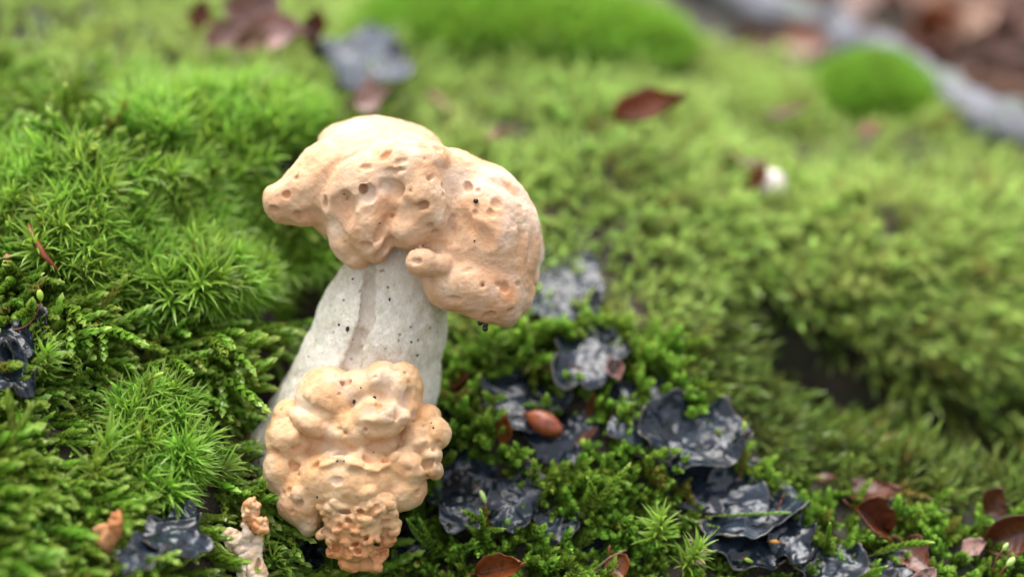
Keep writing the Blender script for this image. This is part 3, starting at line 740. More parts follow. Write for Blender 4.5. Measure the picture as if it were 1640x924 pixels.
def tube_mesh(name, pts, rad, k=6, attr=None, cap=True):
    pts = np.asarray(pts, float); n = len(pts)
    T = unit(np.gradient(pts, axis=0)); ref = np.array([0.31, 0.2, 0.93]); 
    A = unit(np.cross(T, ref)); B = np.cross(T, A)
    th = np.linspace(0, 2 * np.pi, k, endpoint=False)
    rad = np.asarray(rad, float) * np.ones(n)
    V = pts[:, None] + rad[:, None, None] * (np.cos(th)[None, :, None] * A[:, None] + np.sin(th)[None, :, None] * B[:, None])
    V = np.vstack([V.reshape(-1, 3), pts[:1], pts[-1:]])
    i = np.arange(n * k).reshape(n, k); j = np.roll(i, -1, 1)
    q = np.stack([i[:-1], j[:-1], j[1:], i[1:]], -1).reshape(-1, 4)
    t0 = np.stack([j[0], i[0], np.full(k, n * k)], -1); t1 = np.stack([i[-1], j[-1], np.full(k, n * k + 1)], -1)
    return fast_mesh(name, V, [q, np.vstack([t0, t1])], attr)
def place_leaf(P, n, yaw, meshes, mat, label, group=None, pitch=0, roll=0, scale=1.0, name='dead_leaf'):
    X, Y, Z = frame_of(n, yaw)
    M = Matrix(((X[0], Y[0], Z[0]), (X[1], Y[1], Z[1]), (X[2], Y[2], Z[2])))
    M = M @ Matrix.Rotation(math.radians(-pitch), 3, 'Y') @ Matrix.Rotation(math.radians(roll), 3, 'X')
    root = empty(name, P); root.rotation_euler = M.to_euler(); root.scale = (scale,) * 3
    tag(root, label, 'leaf', group)
    b = link('blade', meshes[0], None, root); s = link('stalk', meshes[1], None, root); r_ = link('midrib', meshes[2], None, b)
    for o in (b, s, r_):
        if len(o.data.materials) == 0: o.data.materials.append(mat)
    return root
def leaf_px(px, py, lpx, wpx, yaw, mat, label, lift=.5, pitch=10, roll=0, n=None, keep=True, group=None, **kw):
    """a leaf whose middle is seen at (px, py); lpx x wpx its size in photo pixels"""
    P = ground_at(px, py, lift); s = (DIST + project(P)[2]) / DIST
    nn = unit(gn(P[0], P[1])[0] + np.array([0, -.2, .6])) if n is None else unit(np.array(n, float))
    L, W = lpx / KPX * s, wpx / KPX * s
    ms = leaf_mesh(L, W, seed=int(px * 7 + py), **kw)
    X, Y, Z = frame_of(nn, yaw)
    CLEAR.append((px, py, max(lpx * abs(math.cos(math.radians(yaw))), wpx) * .4, max(lpx * abs(math.sin(math.radians(yaw))), wpx * .6) * .45, project(P)[2]))
    if keep: KEEP.append((P[0], P[1], L * .34, W * .34, math.atan2(X[1], X[0])))
    return place_leaf(P - X * L * .45, nn, yaw, ms, mat, label, group, pitch, roll)
leaf_px(1040, 192, 135, 62, 8, LO, 'brown curled leaf lying on blurred moss right of the cap', curl=.6, fold=.4, torn=.2, pitch=6, lift=1.6, n=(0, -.5, .8))
leaf_px(1390, 800, 110, 50, -18, LB, 'blurred orange-brown leaf behind the folded leaf', torn=.25, lift=.2)
leaf_px(1402, 832, 88, 62, -28, LB, 'folded brown leaf with purplish underside on its edge', fold=1.1, curl=.35, torn=.35, bend=-.2, pitch=-12, lift=.55, n=(.1, -.7, .7))
leaf_px(1468, 893, 78, 58, -50, LB, 'glossy reddish-brown broken leaf below the folded leaf', torn=.3, lift=.3, n=(0, -.7, .7), roll=15)
leaf_px(1625, 856, 120, 62, 20, LB, 'large dark red-brown leaf leaning in the dark hollow', fold=.35, curl=.4, lift=.45, n=(-.2, -.8, .5))
leaf_px(1590, 800, 60, 44, 60, LB, 'small brown leaf tip behind the large dark leaf', torn=.3, lift=.5, n=(0, -.8, .4))
leaf_px(805, 914, 96, 44, 5, LO, 'curved brown leaf edge in the moss by the lumpy young mushroom', fold=.5, curl=.5, bend=.5, torn=.15, lift=.45, n=(0, -.75, .7))
leaf_px(990, 908, 50, 44, -60, LO, 'rounded orange-brown leaf with a thin stalk', torn=.15, lift=.55, n=(0, -.85, .5), curl=.3)
leaf_px(606, 158, 90, 52, 15, LP, 'pinkish-brown leaf behind the cap of the tall mushroom', torn=.35, lift=1.5, n=(0, -.8, .6))
for k, (x, y, l, w_, yw, lab) in enumerate([
    (420, 32, 150, 90, 60, 'upright pinkish leaf in the middle of the far leaf clump'), (365, 58, 80, 46, 30, 'pale mauve leaf at the mossy end of the far leaf clump'),
    (450, 62, 120, 70, -12, 'broad rosy-brown leaf lying in front of the far leaf clump'), (505, 50, 70, 40, 80, 'dark brown leaf between the leaf clump and the far lichen'),
    (325, 28, 60, 40, 70, 'thin rusty leaf standing beside the far leaf clump'), (410, 70, 70, 40, 5, 'whitish leaf at the foot of the far leaf clump')]):
    leaf_px(x, y, l, w_, yw, (LP, LP, LP, LB, LO, LT)[k], lab, lift=1.9, torn=.25, curl=.5, n=(0, -.8, .6), group='dead leaves in the far clump')
leaf_px(1265, 195, 100, 40, -35, LB, 'dark purplish leaf strip sunk in the far moss', lift=1.0, torn=.4, keep=True)
leaf_px(1290, 72, 150, 56, -8, LO, 'rusty orange leaf under the grey branch', lift=.8, n=(0, -.8, .6), torn=.2)
leaf_px(1215, 70, 110, 60, 20, LB, 'dark rust leaf near the upper end of the grey branch', lift=.7, n=(0, -.8, .6), torn=.3)
leaf_px(1390, 212, 40, 26, 0, LO, 'tiny orange leaf bit below the smooth green cushion', lift=1.1)
leaf_px(1205, 270, 60, 26, -40, LB, 'dark brown strip beside the pale pebble', lift=1.0, torn=.2)
leaf_px(795, 222, 34, 24, 10, LO, 'small orange-brown leaf bit behind the cap top', lift=1.1)
leaf_px(880, 700, 40, 20, -30, LB, 'thin brown scale beneath the husk', lift=.4)
leaf_px(985, 592, 40, 30, -70, LP, 'pink bud scale standing on the grey lichen', lift=.8, n=(0, -.9, .4), curl=.7)
leaf_px(935, 600, 46, 16, -40, LB, 'narrow brown scale left of the pink bud scale', lift=.8, n=(0, -.8, .5))
leaf_px(865, 590, 34, 16, -40, LB, 'small reddish scale above the brown husk', lift=.7)
leaf_px(945, 650, 44, 12, 75, LB, 'thin red-brown scale standing below the pink bud scale', lift=.7, n=(0, -.9, .3))
leaf_px(940, 702, 40, 16, 30, LB, 'slim brown scale right of the brown husk', lift=.6)
leaf_px(808, 682, 66, 26, 82, LO, 'upright brown leaf fragment left of the brown husk', lift=.7, n=(0, -.95, .3), torn=.3, curl=.5)
leaf_px(735, 615, 40, 30, 0, LB, 'dark brown husk piece beside the stem', lift=.5)
leaf_px(1550, 705, 34, 22, 70, LT, 'tan leaf scrap hanging in the mossy hollow', lift=.6)
leaf_px(1320, 768, 36, 20, -20, LB, 'faint brown leaf scrap in the moss above the lichen row', lift=.4)
leaf_px(1120, 890, 44, 26, -70, LP, 'mauve brown scrap beside the star-shaped moss tuft', lift=.45, n=(0, -.8, .5), torn=.3)
leaf_px(1132, 868, 34, 22, 70, LB, 'reddish scrap above the mauve brown scrap', lift=.45, n=(0, -.8, .5), torn=.3)
leaf_px(460, 415, 22, 18, 0, LB, 'tiny red-brown scrap on moss below the cap tip', lift=1.0)
leaf_px(1475, 940, 60, 40, 40, LP, 'pinkish leaf scrap at the bank foot', lift=.4)
leaf_px(1560, 880, 50, 34, 20, LP, 'mauve leaf scrap below the large dark leaf', lift=.3, torn=.3)
# ------------------------------------------------------------------ moss
GOLD = 2.39996
def leaves(base, d, side, L, W, segs, bend, droop=0.0, keel=0.0):
    """many leaves at once: base, unit direction d, bend vector; returns verts (n, k, 3), tris, tip factor"""
    n = len(base); rows = []
    t = np.linspace(0, 1, segs + 1)
    pos = base.copy(); dirn = d.copy(); tips = []
    prof = np.sin(np.pi * np.clip(t, 0, 1) ** .6 * .92 + .08) ** .8 if keel else (1 - t ** 1.6) * np.minimum(1, .55 + t * 3)
    V = []
    for k in range(segs + 1):
        sd = unit(np.cross(dirn, side)); up = np.cross(sd, dirn)
        w_ = W[:, None] * prof[k] * .5
        if k < segs:
            V += [pos - sd * w_, pos + sd * w_]
            tips += [t[k], t[k]]
            if keel:
                V.append(pos - up * w_ * keel); tips.append(t[k])
        else:
            V.append(pos); tips.append(1.0)
        pos = pos + dirn * (L / segs)[:, None]
        dirn = unit(dirn + bend / segs)
    V = np.stack(V, 1); c = 3 if keel else 2; F = []
    for k in range(segs):
        a = k * c; b = (k + 1) * c
        if k < segs - 1:
            if keel: F += [(a, a + 2, b + 2), (a, b + 2, b), (a + 2, a + 1, b + 1), (a + 2, b + 1, b + 2)]
            else: F += [(a, a + 1, b + 1), (a, b + 1, b)]
        else:
            if keel: F += [(a, a + 2, b), (a + 2, a + 1, b)]
            else: F += [(a, a + 1, b)]
    F = np.array(F); m = V.shape[1]
    Fa = (F[None] + (np.arange(n) * m)[:, None, None]).reshape(-1, 3)
    return V.reshape(-1, 3), Fa, np.tile(np.array(tips), n)

def proto_fork(rs, H, nl, L, W, segs=4, secund=.7):
    """curved-leaf fork moss: upright stem, long narrow leaves swept to one side"""
    s = np.linspace(.12, 1, nl); az = np.arange(nl) * GOLD + rs.uniform(0, 6)
    bow = rs.uniform(-.25, .25)
    base = np.c_[bow * s ** 2 * H, 0 * s, s * H]
    spread = np.interp(s, [0, .75, 1], [.95, .75, .22]) + rs.normal(0, .1, nl)
    d = unit(np.c_[np.cos(az) * spread, np.sin(az) * spread, np.ones(nl)])
    bend = np.c_[np.cos(az) * .7 + secund, np.sin(az) * .7, -np.interp(s, [0, .8, 1], [.9, .45, .05])] * rs.uniform(.6, 1.2, nl)[:, None]
    side = np.tile(np.array([0, 0, 1.0]), (nl, 1)) + rs.normal(0, .3, (nl, 3))
    LL = L * rs.uniform(.75, 1.2, nl) * np.interp(s, [0, .3, 1], [.6, 1, .85])
    V, F, t = leaves(base, d, side, LL, np.full(nl, W), segs, bend)
    age = np.repeat(s, len(V) // nl)
    st_v, st_f = stem_strip(np.array([[0, 0, -.3], [bow * .25 * H, 0, .5 * H], [bow * H, 0, H]]), .02)
    return join([(V, F, t * .6 + .4 * age, age), (st_v, st_f, np.zeros(len(st_v)), np.zeros(len(st_v)))])
def stem_strip(P, r):
    k = 3; th = np.arange(3) * 2.094
    V = (P[:, None] + r * np.stack([np.cos(th), np.sin(th), 0 * th], -1)[None]).reshape(-1, 3)
    F = []
    for i in range(len(P) - 1):
        for j in range(3):
            a, b = i * 3 + j, i * 3 + (j + 1) % 3
            F += [(a, b, b + 3), (a, b + 3, a + 3)]
    return V, np.array(F)
def join(parts):
    V, F, T, A, o = [], [], [], [], 0
    for v, f, t, a in parts:
        V.append(v); F.append(f + o); T.append(t); A.append(a); o += len(v)
    return np.vstack(V), np.vstack(F), np.c_[np.concatenate(T), np.concatenate(A)]
def feather_axis(rs, P0, D, H, nl, L, W, spread, segs, keel, bendv, flat=0.0):
    s = np.linspace(.0, 1, nl); az = np.arange(nl) * GOLD + rs.uniform(0, 6)
    D = unit(np.asarray(D, float)); ax = unit(np.cross(D, [0.3, .9, .2])); ay = np.cross(D, ax)
    pos = np.asarray(P0) + D * (s * H)[:, None] + np.asarray(bendv) * (s ** 2 * H)[:, None]
    T = unit(D + np.asarray(bendv) * (2 * s)[:, None])
    rad = ax * np.cos(az)[:, None] + ay * np.sin(az)[:, None]
    rad = rad * 1.0; rad[:, 2] *= (1 - flat)
    sp = spread * np.interp(s, [0, .12, .7, 1], [.7, 1, .9, .18]) + rs.normal(0, .07, nl)
    d = unit(T + rad * sp[:, None])
    LL = L * rs.uniform(.8, 1.15, nl) * np.interp(s, [0, .2, .75, 1], [.75, 1, .95, .8])
    V, F, t = leaves(pos, d, -rad, LL, W * LL / L, segs, T * .25 - rad * .45 * sp[:, None], keel=keel)
    age = np.repeat(s, len(V) // nl)
    st = stem_strip(np.asarray(P0) + D * (np.array([-.15, .5, .95]) * H)[:, None] + np.asarray(bendv) * (np.array([0, .25, .9]) * H)[:, None], .022)
    return [(V, F, .45 * t + .55 * age ** 2.5, age), (st[0], st[1], np.zeros(len(st[0])), np.zeros(len(st[0])))]
def proto_feather(rs, H, nl, L, W, spread=.62, segs=2, keel=.45, branches=0, flat=.25):
    b = rs.normal(0, .12, 3)
    parts = feather_axis(rs, np.zeros(3), (0, 0, 1), H, nl, L, W, spread, segs, keel, b, flat=0)
    for k in range(branches):
        s = rs.uniform(.15, .75); sg = 1 if k % 2 else -1
        P0 = np.array([0, 0, s * H]) + b * s * s * H
        h = H * rs.uniform(.3, .5)
        parts += feather_axis(rs, P0, (.95 * sg, rs.normal(0, .25), .75), h, int(nl * .45), L * .85, W * .85, spread, segs, keel, rs.normal(0, .15, 3))
    return join(parts)

def frames(axis, side):
    Z = unit(axis); X = unit(side - Z * (side * Z).sum(1, keepdims=True)); Y = np.cross(Z, X)
    return np.stack([X, Y, Z], -1)
def bake(name, protos, which, P, Rm, S, rnd, hue, mat, origin):
    Vs, Fs, As, o = [], [], [], 0
    for k, (v, f, a) in enumerate(protos):
        i = np.nonzero(which == k)[0]
        if not len(i): continue
        W_ = np.einsum('nij,vj->nvi', Rm[i], v) * S[i][:, None, None] + P[i][:, None]
        n, m = W_.shape[:2]
        Vs.append(W_.reshape(-1, 3)); Fs.append((f[None] + (np.arange(n) * m)[:, None, None] + o).reshape(-1, 3)); o += n * m
        A = np.empty((n, m, 4), np.float32); A[..., 0] = a[:, 0][None]; A[..., 1] = rnd[i][:, None]; A[..., 2] = hue[i][:, None]; A[..., 3] = a[:, 1][None]
        As.append(A.reshape(-1, 4))
    me = fast_mesh(name, np.vstack(Vs) - origin, np.vstack(Fs), np.vstack(As), smooth=True)
    return link(name, me, mat, None, origin)
TRIS = [0]
def moss_mat(name, old, mid, tip, yel, rough=.38, trans=.35, spec=.5):
    m = N(name); r, g, b, colr = m.attr(); p = m.gpos()
    c = m.mixc(m.rng(r, .05, .55), old, mid)  # brownish old bases, darkened further as painted shade between the shoots
    c = m.mixc(m.rng(r, .62, 1.0), c, tip)
    c = m.mixc(m.math('MULTIPLY', b, .75), c, yel)
    dead = m.math('MULTIPLY', m.rng(g, .93, .97), m.rng(m.noise(1.1, 2, .5, p), .38, .5))
    c = m.mixc(m.math('MULTIPLY', dead, .8), c, C3(124, 98, 52))
    c = m.mixc(m.math('MULTIPLY', m.rng(m.noise(.8, 4, .65, p), .56, .72), .45), c, C3(128, 128, 60))
    n1 = m.noise(.45, 3, .6, p)
    hv = m.n('HueSaturation'); m.set(hv.inputs['Color'], c)
    m.set(hv.inputs['Hue'], m.rng(m.math('ADD', m.math('MULTIPLY', g, .5), m.math('MULTIPLY', n1, .5)), .2, .8, .482, .514))
    m.set(hv.inputs['Value'], m.rng(m.math('ADD', m.math('MULTIPLY', g, .6), m.math('MULTIPLY', m.noise(2.2, 3, .6, p), .4)), .1, .9, .72, 1.3))
    c = hv.outputs[0]
    s = m.pbr(Base_Color=c, Roughness=rough, Specular_IOR_Level=spec)
    tr = m.n('BsdfTranslucent'); m.set(tr.inputs[0], c)
    mx = m.n('MixShader'); mx.inputs[0].default_value = trans
    m.t.links.new(s.outputs[0], mx.inputs[1]); m.t.links.new(tr.outputs[0], mx.inputs[2])
    return m.done(mx)
M_FORK = moss_mat('fork_moss', C3(56, 64, 22), C3(122, 168, 54), C3(170, 208, 94), C3(170, 190, 80), .36, .5)
M_FEATH = moss_mat('feather_moss', C3(64, 68, 26), C3(112, 160, 48), C3(204, 222, 126), C3(174, 190, 84), .24, .46, .55)
M_BUSH = moss_mat('bushy_moss', C3(58, 68, 28), C3(112, 160, 54), C3(178, 208, 98), C3(162, 184, 76), .26, .45)
M_FAR = moss_mat('far_moss', C3(96, 104, 50), C3(164, 202, 98), C3(210, 230, 148), C3(204, 214, 128), .4, .52)  # yellower moss, with the brightness of the sky-facing bank put into the colour

M_OLIVE = moss_mat('olive_moss', C3(52, 54, 26), C3(98, 128, 50), C3(148, 176, 82), C3(140, 150, 66), .42, .35)  # darker olive tone, used only around the right hollow

def inpoly(x, y, poly):
    c = np.zeros(len(x), bool); n = len(poly)
    for i in range(n):
        x0, y0 = poly[i]; x1, y1 = poly[(i + 1) % n]
        m = ((y0 > y) != (y1 > y)) & (x < (x1 - x0) * (y - y0) / ((y1 - y0) + 1e-9) + x0)
        c ^= m
    return c
def keepout(P, grow=0.0):
    k = np.zeros(len(P), bool)
    for x, y, a, b, th in KEEP:
        dx, dy = P[:, 0] - x, P[:, 1] - y
        u = dx * math.cos(th) + dy * math.sin(th); v = -dx * math.sin(th) + dy * math.cos(th)
        k |= (u / (a + grow)) ** 2 + (v / (b + grow)) ** 2 < 1
    return k
def w2l(P):
    Q = P - TGT; return np.stack([Q @ RT, Q @ UP, -(Q @ FW)], -1)
def inside_mushroom(P, m=0.05):
    q = w2l(P); out = np.zeros(len(P), bool)
    near = (np.abs(q[:, 0] + 3) < 5) & (np.abs(q[:, 2]) < 4)
    if near.any():
        z = q[near]
        out[near] = (STEM_SDF.body(z) < m) | (YOUNG_SDF.body(z) < m) | (CAP_SDF.body(z) < m)
    return out
SIL = [(415, 330), (500, 225), (600, 180), (730, 225), (850, 320), (875, 400), (840, 525), (725, 525), (695, 660), (728, 700), (700, 790), (645, 830), (640, 890), (600, 925), (545, 925), (510, 870), (455, 820), (418, 740), (425, 690), (440, 655), (500, 560), (560, 435), (520, 375), (440, 370)]
def sample(n, x0, x1, y0, y1):
    """points spread evenly over the sloping surface"""
    x = NR.uniform(x0, x1, n * 3); y = NR.uniform(y0, y1, n * 3)
    nn = gn(x, y); keep = NR.uniform(0, 1, n * 3) < np.minimum(1, (1 / nn[:, 2]) / 2.6)
    x, y, nn = x[keep], y[keep], nn[keep]
    P = np.c_[x, y, gz(x, y)]
    return P, nn
FORK_A = [(-260, 245), (0, 264), (80, 272), (170, 268), (300, 298), (420, 326), (510, 384), (545, 430), (500, 462), (430, 492), (330, 505), (230, 492), (140, 448), (60, 416), (-260, 400)]
FORK_B = [(200, 640), (290, 625), (340, 690), (330, 790), (250, 815), (190, 770), (170, 700)]
FORK_C = [(190, 210), (200, 140), (260, 118), (400, 118), (500, 155), (535, 200), (500, 235), (400, 270), (300, 250)]
BARE = [(715, 560), (800, 560), (915, 610), (960, 660), (950, 720), (840, 730), (760, 690)]
protA = [proto_fork(NR, NR.uniform(.5, .85), 34, .62, .068, 5, .9) for _ in range(9)]
protAf = [proto_fork(NR, NR.uniform(.8, 1.2), 16, .7, .10, 2) for _ in range(5)]
protF = [proto_feather(NR, NR.uniform(1.0, 1.5), 70, .25, .17, spread=.55, keel=.35) for _ in range(7)] + [proto_feather(NR, NR.uniform(1.4, 1.8), 66, .24, .16, spread=.55, keel=.35, branches=4) for _ in range(4)]
protB = [proto_feather(NR, NR.uniform(.7, 1.0), 40, .23, .12, spread=.85, branches=int(NR.integers(1, 4))) for _ in range(8)]
protR = [proto_feather(NR, NR.uniform(1.2, 1.9), 26, .42, .25, segs=1, keel=0, spread=.75, branches=int(NR.integers(0, 3))) for _ in range(8)]

def lay(P, nn, kind):
    """axis and side direction of each shoot"""
    n = len(P); noise = NR.normal(0, 1, (n, 3))
    down = np.array([0, 0, -1.0]) - nn * (-nn[:, 2:3]); down = unit(down)
    right = RT - nn * (nn @ RT)[:, None]
    if kind == 'fork': ax = nn * .7 + np.array([0, 0, .7]) + noise * .20; sd = right * .6 + down * .4 + noise * .8
    elif kind == 'left': ax = nn * .48 + right * .85 + down * .42 + noise * .30; sd = np.cross(ax, nn) + noise * .3
    elif kind == 'bush': ax = nn * .8 + right * .3 + down * .25 + noise * .45; sd = noise
    else: ax = nn * .62 + down * .5 + right * .25 + noise * .42; sd = np.cross(ax, nn) + noise * .3
    return frames(ax, sd)
LAND = [(40, 270, 'on the rounded crown of the big cushion'), (180, 250, 'on the back edge of the big cushion'), (120, 400, 'on the front slope of the big cushion near the bud scale'), (400, 300, 'between the cushion crown and the cap tip'), (200, 350, 'half way down the big cushion'), (20, 340, 'on the big cushion above the bud scale'), (440, 330, 'next to the left tip of the mushroom cap'), (60, 400, 'beside the long brown bud scale'), (460, 415, 'beside the tiny red-brown scrap'), (280, 330, 'in the middle of the big curved-leaf cushion'),
        (330, 480, 'on the cushion edge above the dark hollow'), (150, 470, 'where the cushion meets the feather moss'), (90, 560, 'round the lone curved moss tuft'), (38, 520, 'above the small shiny lichen'),
        (260, 720, 'in the small curved-leaf patch below the hollow'), (285, 830, 'around the smooth grey lichen'), (400, 830, 'around the crumbling mushroom stump'), (168, 860, 'around the mushroom crumb'),
        (440, 620, 'beside the white stem'), (410, 740, 'beside the lumpy young mushroom and stem foot'), (200, 600, 'on the bank between tuft and dark hollow'), (60, 700, 'on the blurred bulge of the bank'), (60, 850, 'at the blurred foot of the bank'),
        (742, 690, 'between the wrinkled lichen and the stem'), (770, 860, 'below the broad wrinkled lichen'), (872, 660, 'around the glossy brown husk'), (950, 620, 'around the pink bud scale'), (920, 790, 'right of the wrinkled lichen lobes'),
        (1000, 880, 'around the rounded orange-brown leaf'), (1080, 860, 'around the star-shaped moss tufts'), (1100, 760, 'below the bowl-shaped lichen'), (1230, 720, 'beside the lichen row, hollow side'), (1260, 890, 'around the silvery lichen and capsules'),
        (1400, 860, 'around the folded brown leaf'), (1580, 880, 'around the large dark leaf'), (1040, 590, 'above the bowl-shaped lichen'), (780, 560, 'below the black beads under the cap'), (820, 740, 'between husk and wrinkled lichen')]
stats = {}
def species(name, protos, P, nn, kind, mat, scale, label, hue, sink=.2, margin=.04):
    n = len(P); Rm = lay(P, nn, kind); S = scale * NR.uniform(.75, 1.25, n)
    S = S * (1 + (.12 if kind == 'fork' else .4) * fbm(np.c_[P[:, :2], 0 * P[:, 2]], .45, 2, 61))
    base = P - nn * sink
    tip = base + Rm[:, :, 2] * S[:, None]
    ok = ~(inside_mushroom(base, margin) | inside_mushroom(tip, margin + .05) | inside_mushroom((base + tip) / 2, margin))
    tx, ty, td = project(tip)
    ok &= ~(inpoly(tx, ty, SIL) & (td < -.3))
    mx_, my_, md_ = project((base + tip * 2) / 3)
    for x_, y_, a_, b_, d_ in CLEAR:
        ok &= ~((((tx - x_) / a_) ** 2 + ((ty - y_) / b_) ** 2 < 1) & (td < d_ + .25))
        ok &= ~((((mx_ - x_) / a_) ** 2 + ((my_ - y_) / b_) ** 2 < 1) & (md_ < d_ + .25))
    which = NR.integers(0, len(protos), n)
    return dict(name=name, protos=protos, P=base[ok], R=Rm[ok], S=S[ok], which=which[ok], rnd=NR.uniform(0, 1, n)[ok], hue=np.clip(hue + NR.normal(0, .15, n), 0, 1)[ok], mat=mat, label=label)
def grow(sp, n_single=0, single=None, pick=None):
    """the n_single shoots that show best become objects of their own, the rest one carpet"""
    n = len(sp['P']); solo = np.zeros(n, bool)
    if n_single:
        tip = sp['P'] + sp['R'][:, :, 2] * sp['S'][:, None] * .9
        px, py, dd = project(tip)
        ok = (px > 5) & (px < 1635) & (py > 5) & (py < 918)
        if pick is not None: ok &= pick(px, py, dd)
        # visible: nothing of the bank or of a nearer shoot in front (coarse depth buffer)
        cell = (np.floor(px / 17).astype(int) * 1000 + np.floor(py / 17).astype(int))
        order = np.argsort(dd); seen = set(); got = []
        for i in order:
            if not ok[i]: continue
            if cell[i] in seen: continue
            seen.add(cell[i]); got.append(i)
            if len(got) >= n_single * 4: break
        got = sorted(got, key=lambda i: abs(dd[i] + .5))[:n_single]
        solo[got] = True
        name, label, cat, group = single
        meshes = []
        for k, (v, f, a) in enumerate(sp['protos']):
            A = np.ones((len(v), 4)); A[:, 0] = a[:, 0]; A[:, 1] = (k * .37) % 1; A[:, 2] = .15 + .5 * ((k * .61) % 1) * float(np.mean(sp['hue'])); A[:, 3] = a[:, 1]
            meshes.append(fast_mesh(name, v, f, A)); meshes[-1].materials.append(sp['mat'])
        for i in got:
            o = link(name, meshes[sp['which'][i]])
            M = Matrix(sp['R'][i].tolist()).to_4x4(); M.translation = Vector(sp['P'][i])
            o.matrix_world = M @ Matrix.Scale(float(sp['S'][i]), 4)
            tp = tip[i]; near = min(LAND, key=lambda q: np.hypot(px[i] - q[0], py[i] - q[1]))
            size = 'long' if sp['S'][i] > np.quantile(sp['S'], .66) else ('short' if sp['S'][i] < np.quantile(sp['S'], .33) else 'middling')
            tag(o, label % (size, near[2]), cat, group)
    m = ~solo
    TRIS[0] += sum(len(sp['protos'][k][1]) for k in sp['which'][m])
    o = bake(sp['name'], sp['protos'], sp['which'][m], sp['P'][m], sp['R'][m], sp['S'][m], sp['rnd'][m], sp['hue'][m], sp['mat'], sp['P'].mean(0))
    tag(o, sp['label'], 'moss', kind='stuff')

for q in [(398, 862, 36, 58, -1.3), (436, 680, 42, 75, 2.2), (1215, 515, 34, 42, 9), (1268, 560, 30, 18, 9), (1325, 598, 30, 12, 9), (742, 778, 56, 50, .6), (168, 855, 22, 26, -4), (872, 677, 30, 16, 2), (1228, 292, 24, 20, 9)]: CLEAR.append(q)
for x_, y_, a_, h_ in [(1392, 176, 104, 62), (830, 62, 250, 72)]:
    q_ = ground_at(x_, y_, .3); s_ = (DIST + project(q_)[2]) / DIST
    KEEP.append((q_[0], q_[1], a_ / KPX * s_ * .72, a_ / KPX * s_ * .55, 0.0)); CLEAR.append((x_, y_ - h_ * .35, a_ * .8, h_ * .6, project(q_)[2] + 1.5))
# near ground, split by kind of moss as in the photograph
P, nn = sample(11000, -20, 20, -9, 9.5)
px, py, dd = project(P + nn * .6)
inA = inpoly(px, py, FORK_A); inB = inpoly(px, py, FORK_B); inC = inpoly(px, py, FORK_C)
ko = keepout(P + nn * .5)
bare = inpoly(px, py, BARE) & (NR.uniform(0, 1, len(P)) < .72)
patch = fbm(np.c_[P[:, :2], 0 * P[:, 2]], .5, 2, 31)
left = (px < 560) & ~inA & ~inB & ~inC
mid = ~left & ~inA & ~inB & ~inC & (dd < 3.2)
rear = ~left & ~inA & ~inB & ~inC & (dd >= 3.2)
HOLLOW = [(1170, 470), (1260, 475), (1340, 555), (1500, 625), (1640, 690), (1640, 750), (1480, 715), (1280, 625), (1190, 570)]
OLIVE = [(1080, 560), (1180, 450), (1270, 440), (1400, 540), (1660, 630), (1660, 800), (1400, 790), (1200, 720)]
inO = inpoly(px, py, OLIVE)
HOLLOW2 = [(350, 505), (500, 470), (520, 560), (470, 640), (430, 690), (380, 640)]
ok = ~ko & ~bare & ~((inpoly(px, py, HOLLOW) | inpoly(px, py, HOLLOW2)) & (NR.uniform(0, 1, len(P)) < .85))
def sel(m): i = np.nonzero(m & ok)[0]; return P[i], nn[i]
a, b = sel(inA | inB)
ex = NR.integers(0, len(a), int(len(a) * .9))                 # the fork moss stands thicker
aa = a[ex] + np.c_[NR.normal(0, .16, (len(ex), 2)), np.zeros(len(ex))]; aa[:, 2] = gz(aa[:, 0], aa[:, 1])
grow(species('fork_moss_cushion', protA, np.vstack([a, aa]), np.vstack([b, gn(aa[:, 0], aa[:, 1])]), 'fork', M_FORK, 1.25, 'bright green curved-leaf moss cushion on the bank left of the mushroom', .1),
     110, ('fork_moss_shoot', '%s curved-leaf moss shoot %s', 'moss', 'shoots of the curved-leaf moss cushion'))
a, b = sel(left)
grow(species('feather_moss_mat', protF, a, b, 'left', M_FEATH, 1.15, 'glossy green feather moss covering the bank below the curved-leaf cushion', .25),
     150, ('feather_moss_shoot', '%s feather moss shoot %s', 'moss', 'feather moss shoots left of the stem'), lambda x, y, d: (y > 400) & (d < 2.5))
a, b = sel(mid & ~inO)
grow(species('bushy_moss_mat', protB, a, b, 'bush', M_BUSH, 1.15, 'low bushy green moss growing round the lichen lobes', .34),
     110, ('bushy_moss_sprig', '%s bushy moss sprig %s', 'moss', 'moss sprigs among the lichen'), lambda x, y, d: (y > 520))
a, b = sel(inC)
grow(species('far_fork_moss_cushion', protAf, np.vstack([a, a + NR.normal(0, .1, a.shape) * [1, 1, 0]]), np.vstack([b, b]), 'fork', M_FORK, 1.1, 'soft blurred curved-leaf moss cushion behind the sharp one', .05))
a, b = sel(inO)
grow(species('olive_moss', protR, a, b, 'far', M_OLIVE, .9, 'dull olive moss round the dark hollow under the mossy brow', .3))
a, b = sel(rear & ~inO)
P2, n2 = sample(11500, -30, 32, 9.5, 27)
k2 = ~keepout(P2 + n2 * .5)
px2, py2, dd2 = project(P2)
fC = inpoly(px2, py2, FORK_C)
lit = (P2[:, 1] > 20 + .25 * (14 - P2[:, 0]) + 1.5 * fbm(np.c_[P2[:, :2], 0 * P2[:, 2]], .3, 2, 8)) & (P2[:, 0] > 1)
P2, n2 = P2[k2 & ~lit], n2[k2 & ~lit]
A_, B_ = np.vstack([a, P2]), np.vstack([b, n2])
h = np.clip(.5 + .3 * fbm(np.c_[A_[:, :2], 0 * A_[:, 2]], .22, 2, 12) + .012 * (A_[:, 0]), 0, 1)
grow(species('far_moss_carpet', protR, A_, B_, 'far', M_FAR, .72, 'yellowish green moss carpet over the bank behind the mushroom', h))
P3, n3 = sample(2200, -34, 10, 27, 60)
